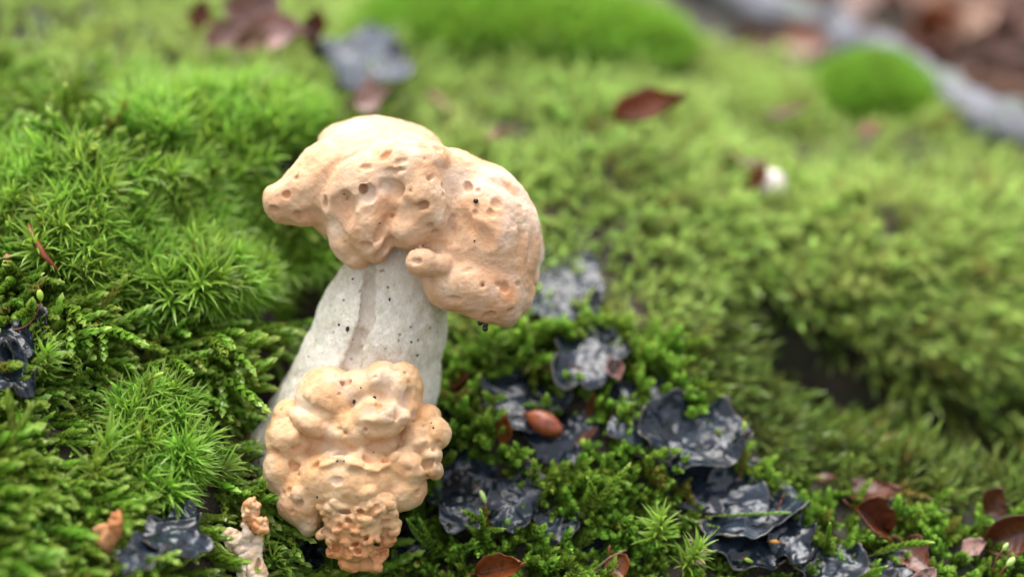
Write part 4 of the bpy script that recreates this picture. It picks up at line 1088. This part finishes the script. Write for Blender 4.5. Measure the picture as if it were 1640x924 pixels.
k3 = (P3[:, 0] < -2 + 3 * fbm(np.c_[P3[:, :2], 0 * P3[:, 2]], .2, 2, 5)) 
grow(species('distant_moss_carpet', protR, P3[k3], n3[k3], 'far', M_FAR, 1.7, 'blurred green moss on the forest floor beyond the bank', .4))
print('moss tris', TRIS[0])
# ------------------------------------------------------------------ smaller things
def blob(name, P, r, mat, seed=0, amp=.18, sub=2, freq=1.2, parent=None, squash=(1, 1, 1), attr=None, fine=0.0):
    """an irregular lump: icosphere pushed about by noise"""
    import bmesh
    bm = bmesh.new(); bmesh.ops.create_icosphere(bm, subdivisions=sub, radius=1.0)
    V = np.array([v.co[:] for v in bm.verts]); F = np.array([[q.index for q in f.verts] for f in bm.faces]); bm.free()
    d = 1 + amp * fbm(V, freq, 2, seed) + fine * fbm(V, freq * 5, 2, seed + 4)
    V = V * d[:, None] * np.asarray(r) * np.asarray(squash)
    return link(name, fast_mesh(name, V, F, attr(V) if attr else None), mat, parent, P)

# ---- grey branch lying behind the bank
def branch():
    path = [(1080, -75), (1150, -14), (1250, 22), (1330, 42), (1420, 84), (1490, 140), (1560, 180), (1650, 214), (1760, 262)]
    P = np.array([ground_at(x, y, 1.3) for x, y in path])
    for _ in range(2): P[1:-1] = .25 * P[:-2] + .5 * P[1:-1] + .25 * P[2:]
    t = np.linspace(0, len(P) - 1, 90); i = np.minimum(t.astype(int), len(P) - 2); f = (t - i)[:, None]; f = f * f * (3 - 2 * f) * .35 + f * .65
    Q = P[i] * (1 - f) + P[i + 1] * f
    sc = (DIST + project(Q)[2]) / DIST
    rad = 29 / KPX * sc * (1 + .10 * fbm(np.c_[t, t * 0, t * 0], .8, 2, 3))
    m = N('grey_bark'); p = m.gpos()
    n1 = m.noise(.9, 4, .6, p); n2 = m.noise(5, 4, .6, p)
    c = m.mixc(m.rng(n1, .38, .62), C3(108, 108, 116), C3(146, 146, 154))
    c = m.mixc(m.math('MULTIPLY', m.rng(n2, .56, .68), .7), c, C3(66, 64, 62))
    c = m.mixc(m.math('MULTIPLY', m.rng(m.noise(.5, 2, .5, p), .55, .65), .5), c, C3(120, 134, 112))
    mat = m.done(m.pbr(Base_Color=c, Roughness=.7, Normal=m.bump(n2, 1.0, .4)))
    root = empty('fallen_branch', Q[0]); tag(root, 'pale grey bent branch lying on leaf litter beyond the moss', 'branch')
    me = tube_mesh('limb', Q - Q[0], rad, 20)
    V = np.empty(len(me.vertices) * 3); me.vertices.foreach_get('co', V); V = V.reshape(-1, 3)
    V += fbm(V, .7, 3, 9)[:, None] * .3 * np.array([.3, .5, 1]); me.vertices.foreach_set('co', V.ravel()); me.update()
    lb = link('limb', me, mat, root)
    for k, (j, d) in enumerate([(30, (.2, -.5, .5)), (78, (.3, -.8, .1))]):
        q = Q[j] - Q[0]; d = np.array(d)
        link('broken_twig', tube_mesh('broken_twig', np.array([q, q + d * 1.6, q + d * 2.6 + [.2, 0, .1]]), [.34, .28, .2], 8), mat, lb)
branch()

# ---- smooth cushions
def cushion(px, py, wpx, hpx, label, fuzzn, yaw=0, deep=1.0):
    P = ground_at(px, py, .3); s = (DIST + project(P)[2]) / DIST
    a, b, h = wpx / KPX * s, wpx / KPX * s * deep, hpx / KPX * s
    root = empty('moss_cushion', P); tag(root, label, 'moss')
    u = np.linspace(0, 1, 14); v = np.linspace(0, 2 * np.pi, 40, endpoint=False)
    U, W = np.meshgrid(u, v, indexing='ij')
    r = np.sin(U * np.pi / 2); z = np.cos(U * np.pi / 2)
    ca, sa = math.cos(math.radians(yaw)), math.sin(math.radians(yaw))
    x, y = a * r * np.cos(W), b * r * np.sin(W)
    X, Y = x * ca - y * sa, x * sa + y * ca
    V = np.stack([X, Y, h * z - .35 * h * (1 - z)], -1).reshape(-1, 3)
    V *= (1 + .18 * fbm(V, .3, 3, int(px)))[:, None]
    i = np.arange(14 * 40).reshape(14, 40); j = np.roll(i, -1, 1)
    F = np.stack([i[:-1], i[1:], j[1:], j[:-1]], -1).reshape(-1, 4)
    A = np.zeros((len(V), 3)); A[:, 0] = .35; A[:, 1] = .5
    rg = fbm(V, .9, 2, 44); V = V * (1 + .05 * rg)[:, None]
    link('mound', fast_mesh('mound', V, F, A), M_FORK, root)
    k = NR.integers(0, len(F), fuzzn); w4 = NR.dirichlet([1, 1, 1, 1], fuzzn)
    Q = (V[F[k]] * w4[:, :, None]).sum(1)
    n = unit(Q / np.array([a * a, b * b, h * h]) * 1.0); n[:, 2] = np.abs(n[:, 2]) + .15; n = unit(n + NR.normal(0, .22, n.shape))
    V2, F2, t = leaves(Q - n * .05, n, NR.normal(0, 1, n.shape), NR.uniform(.45, .95, fuzzn), np.full(fuzzn, .13), 2, NR.normal(0, .3, n.shape))
    A = np.zeros((len(V2), 4)); A[:, 0] = .35 + t * .45; A[:, 1] = np.repeat(NR.uniform(0, 1, fuzzn), len(V2) // fuzzn); A[:, 3] = 1
    fz = link('fuzz', fast_mesh('fuzz', V2, F2, A), M_FORK, root); fz['kind'] = 'stuff'
cushion(1392, 176, 104, 62, 'smooth vivid green moss cushion in front of the grey branch', 9000, -20, .9)
cushion(830, 62, 250, 72, 'wide smooth green moss cushion far behind the tall mushroom', 12000, -6, .6)

# ---- leaf litter beyond
LV = [leaf_mesh(NR.uniform(3.0, 4.6), NR.uniform(1.6, 2.5), fold=NR.uniform(.1, .5), bend=NR.uniform(-.6, .7), curl=NR.uniform(.1, .6), torn=NR.uniform(0, .3), seed=k + 50, nu=14, nv=9) for k in range(10)]
for k, ms in enumerate(LV):
    for me in ms: me.materials.append((LR, LT, LB, LR, LO, LT, LR, LB, LT, LR)[k])
n_l = 0
while n_l < 110:
    x, y = R.uniform(1120, 1760), R.uniform(-120, 240)
    line = np.interp(x, [1120, 1300, 1420, 1560, 1760], [-10, 60, 100, 190, 280])
    if y > line + 6: continue
    P = ground_at(x, y, .4)
    n = unit(np.array([R.gauss(0, .45), -.25 + R.gauss(0, .45), 1]))
    kk = R.randrange(10)
    place_leaf(P + np.array([0, 0, R.uniform(-.1, .9)]), n, R.uniform(0, 360), LV[kk], None, ('dull red-brown', 'tan', 'dark brown', 'dull red-brown', 'rusty orange', 'tan', 'dull red-brown', 'dark brown', 'tan', 'dull red-brown')[kk] + ' litter leaf, ' + ('flat and whole', 'folded along its rib', 'curled at the edges', 'narrow and bent', 'torn at the tip', 'broad and wavy', 'rolled lengthwise', 'small and cupped', 'arched and ragged', 'half unrolled')[kk] + (', lying flat' if n[2] > .93 else ', tilted up' if n[2] < .8 else ', leaning') + ' beyond the grey branch', 'leaf litter beyond the grey branch', scale=R.uniform(.7, 1.15), name='litter_leaf')
    n_l += 1
def litter():
    """the wide forest floor of dead leaves further out: one mass"""
    n = 5200
    ang = NR.uniform(0, 2 * np.pi, n); rr = 24 + 150 * NR.uniform(0, 1, n) ** 1.3
    P = np.c_[np.cos(ang) * rr, 26 + np.sin(ang) * rr, np.zeros(n)]
    inn = (np.abs(P[:, 0]) < 33.5) & (P[:, 1] < 69) & (P[:, 1] > -17.5)
    px, py, dd = project(P + [0, 0, 4])
    ok = ~((P[:, 0] < 1) & (P[:, 1] < 58)) & ~(inn & (P[:, 1] < 32)) & (dd > -30)
    ok &= ~((P[:, 1] < 26) & (P[:, 0] < 34)) 
    P = P[ok]; inn = inn[ok]; n = len(P)
    z = np.where(inn, gz(P[:, 0], P[:, 1]), 3.6); P[:, 2] = z + NR.uniform(.1, .7, n)
    u = np.array([0, .25, .55, .8, 1]); wd = np.array([.05, .8, 1, .6, .04])
    V = np.array([[uu, s * w_ * .28, .12 * abs(s) + .25 * (uu - .5) ** 2] for uu, w_ in zip(u, wd) for s in (-1, 0, 1)])
    F = np.array([[a * 3 + b, a * 3 + 3 + b, a * 3 + 4 + b, a * 3 + 1 + b] for a in range(4) for b in (0, 1)])
    Fr = frames(np.c_[NR.normal(0, .4, (n, 2)), np.ones(n)], NR.normal(0, 1, (n, 3)))
    S = NR.uniform(3.2, 5.5, n)
    W_ = np.einsum('nij,vj->nvi', Fr, V) * S[:, None, None] + P[:, None]
    Fa = (F[None] + (np.arange(n) * 15)[:, None, None]).reshape(-1, 4)
    A = np.zeros((n * 15, 3)); A[:, 0] = np.repeat(NR.uniform(0, 1, n), 15)
    o = link('leaf_litter', fast_mesh('leaf_litter', W_.reshape(-1, 3), Fa, A), LR); tag(o, 'brown dead leaves covering the forest floor further off', 'leaves', kind='stuff')
litter()

# ---- husk, stump, crumbs, pebble, needle
mh = N('husk_brown'); p = mh.co()
c = mh.mixc(mh.rng(mh.noise(3, 3, .6, p), .4, .65), C3(150, 78, 44), C3(112, 52, 32))
HUSK = mh.done(mh.pbr(Base_Color=c, Roughness=.3, Normal=mh.bump(mh.noise(14, 3, .6, p), .3, .03)))
def husk(px, py, l, w_, yaw, label, lift=.75):
    P = ground_at(px, py, lift); s = (DIST + project(P)[2]) / DIST
    root = empty('beech_husk', P); tag(root, label, 'husk')
    n = 40; u = np.linspace(0, 1, 20); th = np.linspace(0, 2 * np.pi, 16, endpoint=False)
    L, W_ = l / KPX * s, w_ / KPX * s / 2
    rr = W_ * np.sin(np.pi * u ** .9) ** .7 + .01
    Xa, Ya, Za = frame_of(np.array([0, -.6, .8]), yaw)
    ax = (u - .5) * L
    for k, (t0, t1) in enumerate([(0, 3.6), (3.3, 6.7)]):        # two shell halves, one slightly agape
        th = np.linspace(t0, t1, 14)
        V = ax[:, None, None] * Xa + (rr[:, None] * np.cos(th)[None])[..., None] * Ya + (rr[:, None] * np.sin(th)[None])[..., None] * Za * .8
        V = V + (0.02 * W_ * fbm(V.reshape(-1, 3), 3, 2, k)).reshape(V.shape[:2])[..., None] * Za + (Za * .02 if k == 0 else -Za * .02)
        v, f, a = shell(V, grid_normals(V), None, -.03, np.zeros(V.shape[:2] + (3,)))
        link('shell', fast_mesh('shell', v, f, a), HUSK, root)
    link('stalk', tube_mesh('stalk', np.array([-.5 * L * Xa, -.62 * L * Xa + .05 * Za]), [.05, .03], 6), HUSK, root)
husk(872, 677, 66, 36, -28, 'glossy reddish-brown husk lying on dark lichen right of the stem')

def sculpt_simple(name, sc, h, mat, parent, origin, disp, tint): return finish(sc, name, h, mat, parent, origin, disp, tint)
def stump():
    P = ground_at(398, 890, 1.0); c0 = -(project(P)[2]) + .1
    base = P - UP * .4
    root = empty('mushroom_stump', base); tag(root, 'crumbling whitish mushroom stump with orange torn top, by the grey lichen', 'mushroom')
    t = Sculpt()
    for q in [(384, 872, 20, 24, 10, 12), (398, 900, 26, 30, 11, 0), (404, 925, 24, 26, 11, 0), (372, 866, 12, 20, 9, 25), (412, 872, 12, 18, 9, -10), (395, 850, 12, 14, 8, 0)]:
        t.lump(q[0], q[1], c0 + R.uniform(-.04, .04), q[2], q[3], q[4], q[5], .05)
    for q in [(400, 872, 18, 4, 7, -5), (378, 897, 4, 14, 7, 10), (412, 905, 4, 12, 7, -10), (390, 885, 10, 3, 5, 20), (384, 850, 8, 8, 9, 0), (405, 845, 5, 7, 8, 0), (396, 915, 3, 12, 6, 5), (372, 880, 4, 8, 5, 0)]: t.pit(*q[:5], q[5], 3, .02)
    def tn(V, n, T): T[:, 1] = np.clip(.55 + .4 * fbm(V, 4, 2, 3), 0, 1); T[:, 2] = np.clip(fbm(V, 5, 3, 8) * .8 - .15, 0, .6)
    finish(t, 'stem', .03, CAPM2, root, base, (.05, .05, .025), tn)
    s = Sculpt(); rr = random.Random(5)
    s.lump(402, 818, c0 + .05, 15, 20, 13, 0); s.lump(416, 842, c0 + .05, 14, 13, 12, 0, .05)
    for k in range(46):
        x, y = (402 + rr.uniform(-16, 16), 818 + rr.uniform(-22, 22)) if k < 28 else (416 + rr.uniform(-15, 15), 843 + rr.uniform(-13, 13))
        f = s.front(x, y)
        if f is not None: s.lump(x, y, f, rr.uniform(2.5, 4.5), rr.uniform(3, 7), 5, rr.uniform(-30, 30), .025)
    def tn2(V, n, T): T[:, 0] = np.clip(.45 + .5 * fbm(V, 4, 2, 3), 0, .85); T[:, 2] = np.clip(fbm(V, 6, 2, 18) * .7, 0, .5)
    finish(s, 'torn_top', .026, CAPM2, root, base, (.01, .02, .012), tn2)
    P2 = ground_at(168, 862, .75); r2 = empty('mushroom_crumb', P2); tag(r2, 'tan and orange crumb of mushroom lying in the feather moss', 'mushroom')
    blob('tan_piece', (0, 0, 0), .3, CAPM2, 3, .3, 4, 1.6, r2, (.9, .6, 1.0), lambda V: np.c_[.4 + 0 * V[:, 0], 0 * V[:, 0], .35 + .3 * np.clip(fbm(V, 9, 2, 2), -1, 1)], .08)
    blob('orange_piece', tuple(RT * .26 + UP * .3), .2, CAPM, 8, .3, 4, 1.8, r2, (.8, .8, 1.3), lambda V: np.c_[.75 + 0 * V[:, 0], 0 * V[:, 0], .2 + .3 * np.clip(fbm(V, 9, 2, 2), -1, 1)], .12)
stump()
mpb = N('pale_stone'); pb = mpb.co(); PEB = mpb.done(mpb.pbr(Base_Color=mpb.mixc(mpb.noise(2, 3, .6, pb), C3(206, 190, 180), C3(226, 214, 206)), Roughness=.5))
tag(blob('pebble', ground_at(1232, 296, .75), .42, PEB, 4, .15, 3, 1.1), 'pale rounded pebble on the far moss beside an orange leaf bit', 'pebble')
leaf_px(1212, 285, 44, 26, 60, LO, 'orange leaf bit leaning on the pale pebble', lift=.9, n=(0, -.9, .4), keep=False)
def stick(name, pxs, rad, mat, label, cat, lift=.6, k=6):
    P = np.array([ground_at(x, y, l_) for x, y, l_ in pxs])
    o = link(name, tube_mesh(name, P - P[0], rad, k), mat, None, P[0]); tag(o, label, cat); return o
mt = N('twig_brown'); pt = mt.co(); TWIG = mt.done(mt.pbr(Base_Color=mt.mixc(mt.noise(6, 3, .6, pt), C3(86, 58, 38), C3(132, 96, 66)), Roughness=.6))
stick('bud_scale', [(45, 358, 1.5), (55, 385, 1.5), (72, 410, 1.35), (92, 432, 1.2)], [.015, .075, .085, .03], HUSK, 'long thin brown bud scale stuck in the curved-leaf cushion', 'bud scale')
tag(blob('seed', ground_at(12, 413, 1.0), .11, HUSK, 5, .15, 2), 'small round brown seed at the edge of the curved-leaf cushion', 'seed')
stick('twig', [(330, 842, .5), (380, 872, .75), (430, 880, .8), (455, 876, .7)], [.05, .045, .04, .02], TWIG, 'thin dark twig crossing the crumbling stump', 'twig')
stick('twig', [(400, 690, .5), (392, 720, .7), (375, 740, .6)], [.07, .09, .06], TWIG, 'thick bent brown root bit left of the white stem foot', 'twig')
stick('twig', [(940, 925, .4), (975, 893, .8), (1003, 880, 1.0)], [.025, .025, .02], TWIG, 'thin brown stalk over the rounded orange-brown leaf', 'twig')
stick('twig', [(690, 150, .7), (715, 175, .7), (745, 200, .6)], [.12, .14, .08], TWIG, 'blurred dark twig in the moss behind the cap', 'twig')
stick('twig', [(1150, 225, .8), (1190, 262, .8), (1215, 285, .7)], [.05, .06, .05], TWIG, 'blurred thin twig leading to the pale pebble', 'twig')

# ---- single tufts and spikes of moss
def solo(name, proto, px, py, axis, side, scale, mat, label, hue=.1, lift=.0, rnd=.5):
    v, f, a = proto; P = ground_at(px, py, lift)
    A = np.ones((len(v), 4)); A[:, 0] = a[:, 0]; A[:, 1] = rnd; A[:, 2] = hue; A[:, 3] = a[:, 1]
    o = link(name, fast_mesh(name, v, f, A), mat)
    Fm = frames(np.array([axis], float), np.array([side], float))[0]
    M = Matrix(Fm.tolist()).to_4x4(); M.translation = Vector(P)
    o.matrix_world = M @ Matrix.Scale(scale, 4); tag(o, label, 'moss'); return o
rs = np.random.default_rng(5)
star = lambda: proto_fork(rs, 1.0, 46, .75, .10, 5, .15)
solo('star_moss_tuft', star(), 1052, 882, (-.1, -.35, 1), (1, 0, 0), 1.05, M_FORK, 'pale green star-shaped moss tuft, taller of the pair beside the mauve scrap', .45, .1)
solo('star_moss_tuft', star(), 1092, 918, (.25, -.35, 1), (1, 0, .2), .95, M_FORK, 'lower star-shaped moss tuft of the pair beside the mauve scrap', .4, .1)
solo('curved_moss_tuft', proto_fork(rs, 1.1, 50, .7, .075, 5, 1.2), 72, 622, (.25, -.3, 1), (1, 0, -.3), 1.0, M_FORK, 'lone curved-leaf moss tuft standing on the bank beside dark lichen', .15, .3)
solo('curved_moss_tuft', proto_fork(rs, .9, 30, .8, .09, 5, 1.0), 446, 928, (.1, -.3, 1), (1, 0, -.2), .75, M_FORK, 'small bright curved-leaf tuft between the stump and the young mushroom', .1, .2)
solo('curved_moss_tuft', proto_fork(rs, .8, 26, .8, .09, 5, .8), 540, 930, (-.2, -.3, 1), (-1, 0, -.2), .6, M_FORK, 'small curved-leaf tuft at the orange crumbly foot, stump side', .1, .1)
solo('curved_moss_tuft', proto_fork(rs, .8, 26, .8, .09, 5, .8), 618, 930, (.4, -.3, .8), (1, 0, -.2), .7, M_FORK, 'small curved-leaf tuft at the orange crumbly foot, lichen side', .1, .1)
solo('curved_moss_tuft', proto_fork(rs, 1.0, 36, .8, .10, 4, .3), 770, 590, (.1, -.2, 1), (1, 0, 0), 1.1, M_FORK, 'soft bright moss tuft below the hanging black beads', .1, .2)
spike = lambda b=0: proto_feather(rs, 1.4, 80, .17, .10, spread=.75, branches=b)
solo('moss_spike', spike(), 1318, 888, (.12, -.3, 1), (1, 0, 0), .85, M_FEATH, 'short upright moss spike with reddish tip above the slate lichen', .1, .3)
solo('moss_spike', spike(), 1398, 888, (.85, -.3, .6), (0, 0, 1), 1.25, M_FEATH, 'slanting moss spike in front of the folded brown leaf', .2, .5)
solo('moss_spike', spike(1), 1368, 928, (.7, -.3, .6), (0, 0, 1), .7, M_FEATH, 'small moss sprig between the two slate lichens', .1, .5)
solo('moss_spike', proto_feather(rs, 2.2, 110, .17, .09, spread=.5), 468, 500, (-.45, -.45, -.9), (1, 0, 0), 1.15, M_FEATH, 'long hanging moss strand in the dark hollow left of the stem', .5, .7)
solo('moss_spike', proto_feather(rs, 2.0, 90, .17, .09, spread=.5), 470, 560, (-.2, -.4, -.9), (1, 0, 0), .85, M_FEATH, 'thin moss strand hanging against the white stem', .6, .7)
solo('moss_spike', proto_feather(rs, 2.2, 100, .17, .10, spread=.55), 1146, 826, (.98, -.1, .12), (0, 0, 1), .78, M_FEATH, 'level moss strand lying across the dark lichen', .1, .75)
solo('moss_spike', proto_feather(rs, 1.6, 70, .17, .10, spread=.55), 1080, 822, (.8, -.2, -.3), (0, 0, 1), .8, M_FEATH, 'drooping moss strand at the lichen below the bowl-shaped lobe', .1, .7)
solo('moss_spike', proto_feather(rs, 1.5, 70, .22, .12, spread=.5), 282, 820, (.2, -.4, -.7), (1, 0, 0), .55, M_FEATH, 'single moss tip laid over the smooth grey lichen', .4, 1.1)
solo('moss_spike', spike(3), 700, 905, (-.1, -.4, .9), (1, 0, 0), 1.1, M_FEATH, 'branched moss frond at the dark lichen by the orange foot', .15, .2)
solo('moss_spike', spike(3), 760, 880, (.35, -.4, .8), (1, 0, 0), 1.1, M_FEATH, 'branched moss frond below the broad wrinkled lichen', .15, .2)
solo('moss_spike', spike(3), 925, 830, (.5, -.4, .7), (1, 0, 0), 1.3, M_FEATH, 'large branched moss frond right of the narrow rimmed lichen', .25, .2)
solo('moss_spike', spike(2), 900, 760, (.9, -.3, .2), (0, 0, 1), 1.1, M_FEATH, 'moss frond pointing away from the broad wrinkled lichen', .2, .4)

# ---- moss stalks with capsules
def mcol(name, c, rough=.4, trans=0.0):
    m = N(name); s = m.pbr(Base_Color=c, Roughness=rough); return m.done(s)
SETA = mcol('seta_red', C3(120, 62, 36)); CGRN = mcol('capsule_green', C3(150, 176, 58)); CORG = mcol('capsule_orange', C3(190, 130, 48)); CPAL = mcol('capsule_pale', C3(176, 200, 120)); CDK = mcol('capsule_brown', C3(84, 48, 34))
def capsule(bx, by, tx, ty, label, mat, bow=8, rad=.055, ln=.26, lift=.3, tilt=0.0):
    P = ground_at(bx, by, lift); d = project(P)[2]
    T = pix(tx, ty, d - .15); u = np.linspace(0, 1, 9)[:, None]
    sd = np.cross(T - P, FW); sd = sd / np.linalg.norm(sd)
    Q = P * (1 - u) + T * u + sd * bow / KPX * np.sin(np.pi * u)
    root = empty('moss_capsule', P); tag(root, label, 'moss capsule', 'moss stalks with capsules')
    link('stalk', tube_mesh('stalk', Q - P, np.linspace(.022, .016, 9), 6), SETA, root)
    dr = unit(Q[-1] - Q[-2]); dr = unit(dr + RT * tilt)
    w_ = np.linspace(0, 1, 9); pr = rad * np.sin(np.pi * np.clip(w_ * .93 + .05, 0, 1)) ** .7
    cp = link('capsule', tube_mesh('capsule', Q[-1] - P + dr * (w_ * ln)[:, None], pr + .004, 10), mat, root)
    h0 = Q[-1] - P + dr * ln * .86
    link('beak', tube_mesh('beak', h0 + dr * (np.array([0, .06, .14, .2]) * ln * 2)[:, None], np.array([.5, .42, .2, .05]) * rad, 8), SETA, cp)
capsule(1181, 772, 1193, 690, 'tall red moss stalk with upright green capsule before the grey lichen', CGRN, -6)
capsule(1242, 842, 1252, 800, 'thin moss stalk with small dark capsule by the silvery lichen', CDK, 3, .035, .16)
capsule(1268, 884, 1248, 868, 'bent moss stalk with orange pointed capsule before the silvery lichen', CORG, -4, .05, .25, .4, -.9)
capsule(1214, 912, 1206, 900, 'short moss stalk with yellow capsule at the white lichen rim', CGRN, -3, .05, .3)
capsule(795, 862, 778, 805, 'red moss stalk with pale hooded capsule beside the wrinkled lichen', CPAL, 5, .06, .36, .3, -.4)
capsule(6, 530, 66, 482, 'red moss stalk with plump green capsule above the small shiny lichen', CGRN, -16, .075, .28, .8, -.5)
capsule(1592, 918, 1606, 880, 'green moss stalk with slim capsule below the large dark leaf', CPAL, 5, .05, .22)
capsule(1598, 935, 1612, 906, 'short plump green capsule near the large dark leaf', CPAL, 4, .075, .3)
capsule(238, 622, 246, 604, 'moss stalk with slender yellow capsule over the dark hollow', CGRN, 3, .05, .3, 1.0, .6)
capsule(945, 735, 935, 715, 'small yellow capsule on a moss stem right of the husk', CGRN, 2, .08, .25)
capsule(668, 912, 667, 906, 'round yellow-green capsule by the orange crumbly foot', CGRN, 1, .085, .17)

# ---- drops, black beads, crumbs of soil on the mushrooms
md = N('dew'); DEW = md.done(md.pbr(Base_Color=(1, 1, 1), Roughness=.02, IOR=1.33, Transmission_Weight=1.0))
BLK = mcol('black_bead', C3(26, 18, 16), .12); SPK = mcol('soil_speck', C3(40, 30, 24), .6)
def on(sdf, px, py, off=0.0):
    c = sdf.front(px, py)
    return None if c is None else L2W(L2(px, py, c + off)[None])[0]
for px, py, r in [(708, 461, 3.6), (731, 457, 4.6), (740, 470, 4.4), (702, 402, 4), (711, 412, 3), (727, 489, 2.4), (766, 465, 1.8), (775, 472, 1.8), (560, 437, 2), (467, 371, 2), (455, 370, 2), (758, 443, 1.6), (663, 391, 2.2), (645, 395, 2), (716, 443, 1.6)]:
    P = on(CAP_SDF, px, py, .01) 
    if P is None: continue
    tag(blob('water_drop', P, r / KPX * .9, DEW, int(px), .03, 3, 1), 'clear water drop clinging to the tall mushroom cap', 'drop', 'water drops on the cap')
for px, py, r in [(769, 528, 4.6), (778, 531, 4.2), (777, 537, 4.8)]:
    ye = max(y for y in range(490, 545) if CAP_SDF.front(774, y) is not None)
    d = -CAP_SDF.front(774, ye)
    tag(blob('black_bead', pix(px, py - 530 + ye, d), r / KPX, BLK, int(px), .05, 3, 1), 'shiny black bead of the cluster hanging under the cap edge', 'bead', 'black beads under the cap')
tag(blob('black_bead', on(CAP_SDF, 762, 322, .03), 4 / KPX, BLK, 3, .05, 3, 1), 'single dark bead on the right lobe of the cap', 'bead')
rr = random.Random(3)
sp = [(STEM_SDF, 557, 526, 3.6, 5), (STEM_SDF, 551, 481, 2.2, 1.6), (STEM_SDF, 624, 480, 2.5, 3), (STEM_SDF, 543, 520, 2, 2), (STEM_SDF, 657, 523, 1.8, 2.4), (STEM_SDF, 669, 569, 2, 2), (STEM_SDF, 585, 443, 2, 4), (STEM_SDF, 565, 447, 2, 2), (STEM_SDF, 658, 548, 1.8, 2.2)]
tall = [(CAP_SDF, 607, 357, 3, 2), (CAP_SDF, 551, 311, 1.6, 1.6), (CAP_SDF, 700, 289, 1.5, 1.5), (CAP_SDF, 760, 386, 1.4, 1.4)]
yng = [(YOUNG_SDF, 567, 643, 2.4, 4), (YOUNG_SDF, 600, 636, 2.6, 2.4), (YOUNG_SDF, 578, 621, 1.6, 1.6), (YOUNG_SDF, 619, 616, 1.6, 1.6), (YOUNG_SDF, 649, 609, 1.6, 1.6), (YOUNG_SDF, 692, 678, 2.2, 2), (YOUNG_SDF, 694, 685, 1.6, 1.6), (YOUNG_SDF, 653, 717, 3, 2), (YOUNG_SDF, 658, 715, 2, 2), (YOUNG_SDF, 610, 708, 1.8, 2), (YOUNG_SDF, 598, 725, 2, 2), (YOUNG_SDF, 540, 738, 1.6, 1.6), (YOUNG_SDF, 551, 738, 1.6, 1.6), (YOUNG_SDF, 514, 737, 1.8, 1.8), (YOUNG_SDF, 605, 577, 2, 2), (YOUNG_SDF, 643, 696, 1.6, 1.6), (YOUNG_SDF, 508, 796, 1.8, 1.8)]
for lst, lab in ((sp, 'black soil speck on the whitish stem'), (tall, 'black soil speck on the tall mushroom cap'), (yng, 'black soil speck on the lumpy young mushroom')):
    for sdf, px, py, a, b in lst:
        P = on(sdf, px, py, 0)
        if P is not None: tag(blob('soil_speck', P, 1 / KPX, SPK, int(px), .55, 2, 1.4, None, (a, min(a, b), b)), lab, 'speck', 'soil specks on the mushrooms')
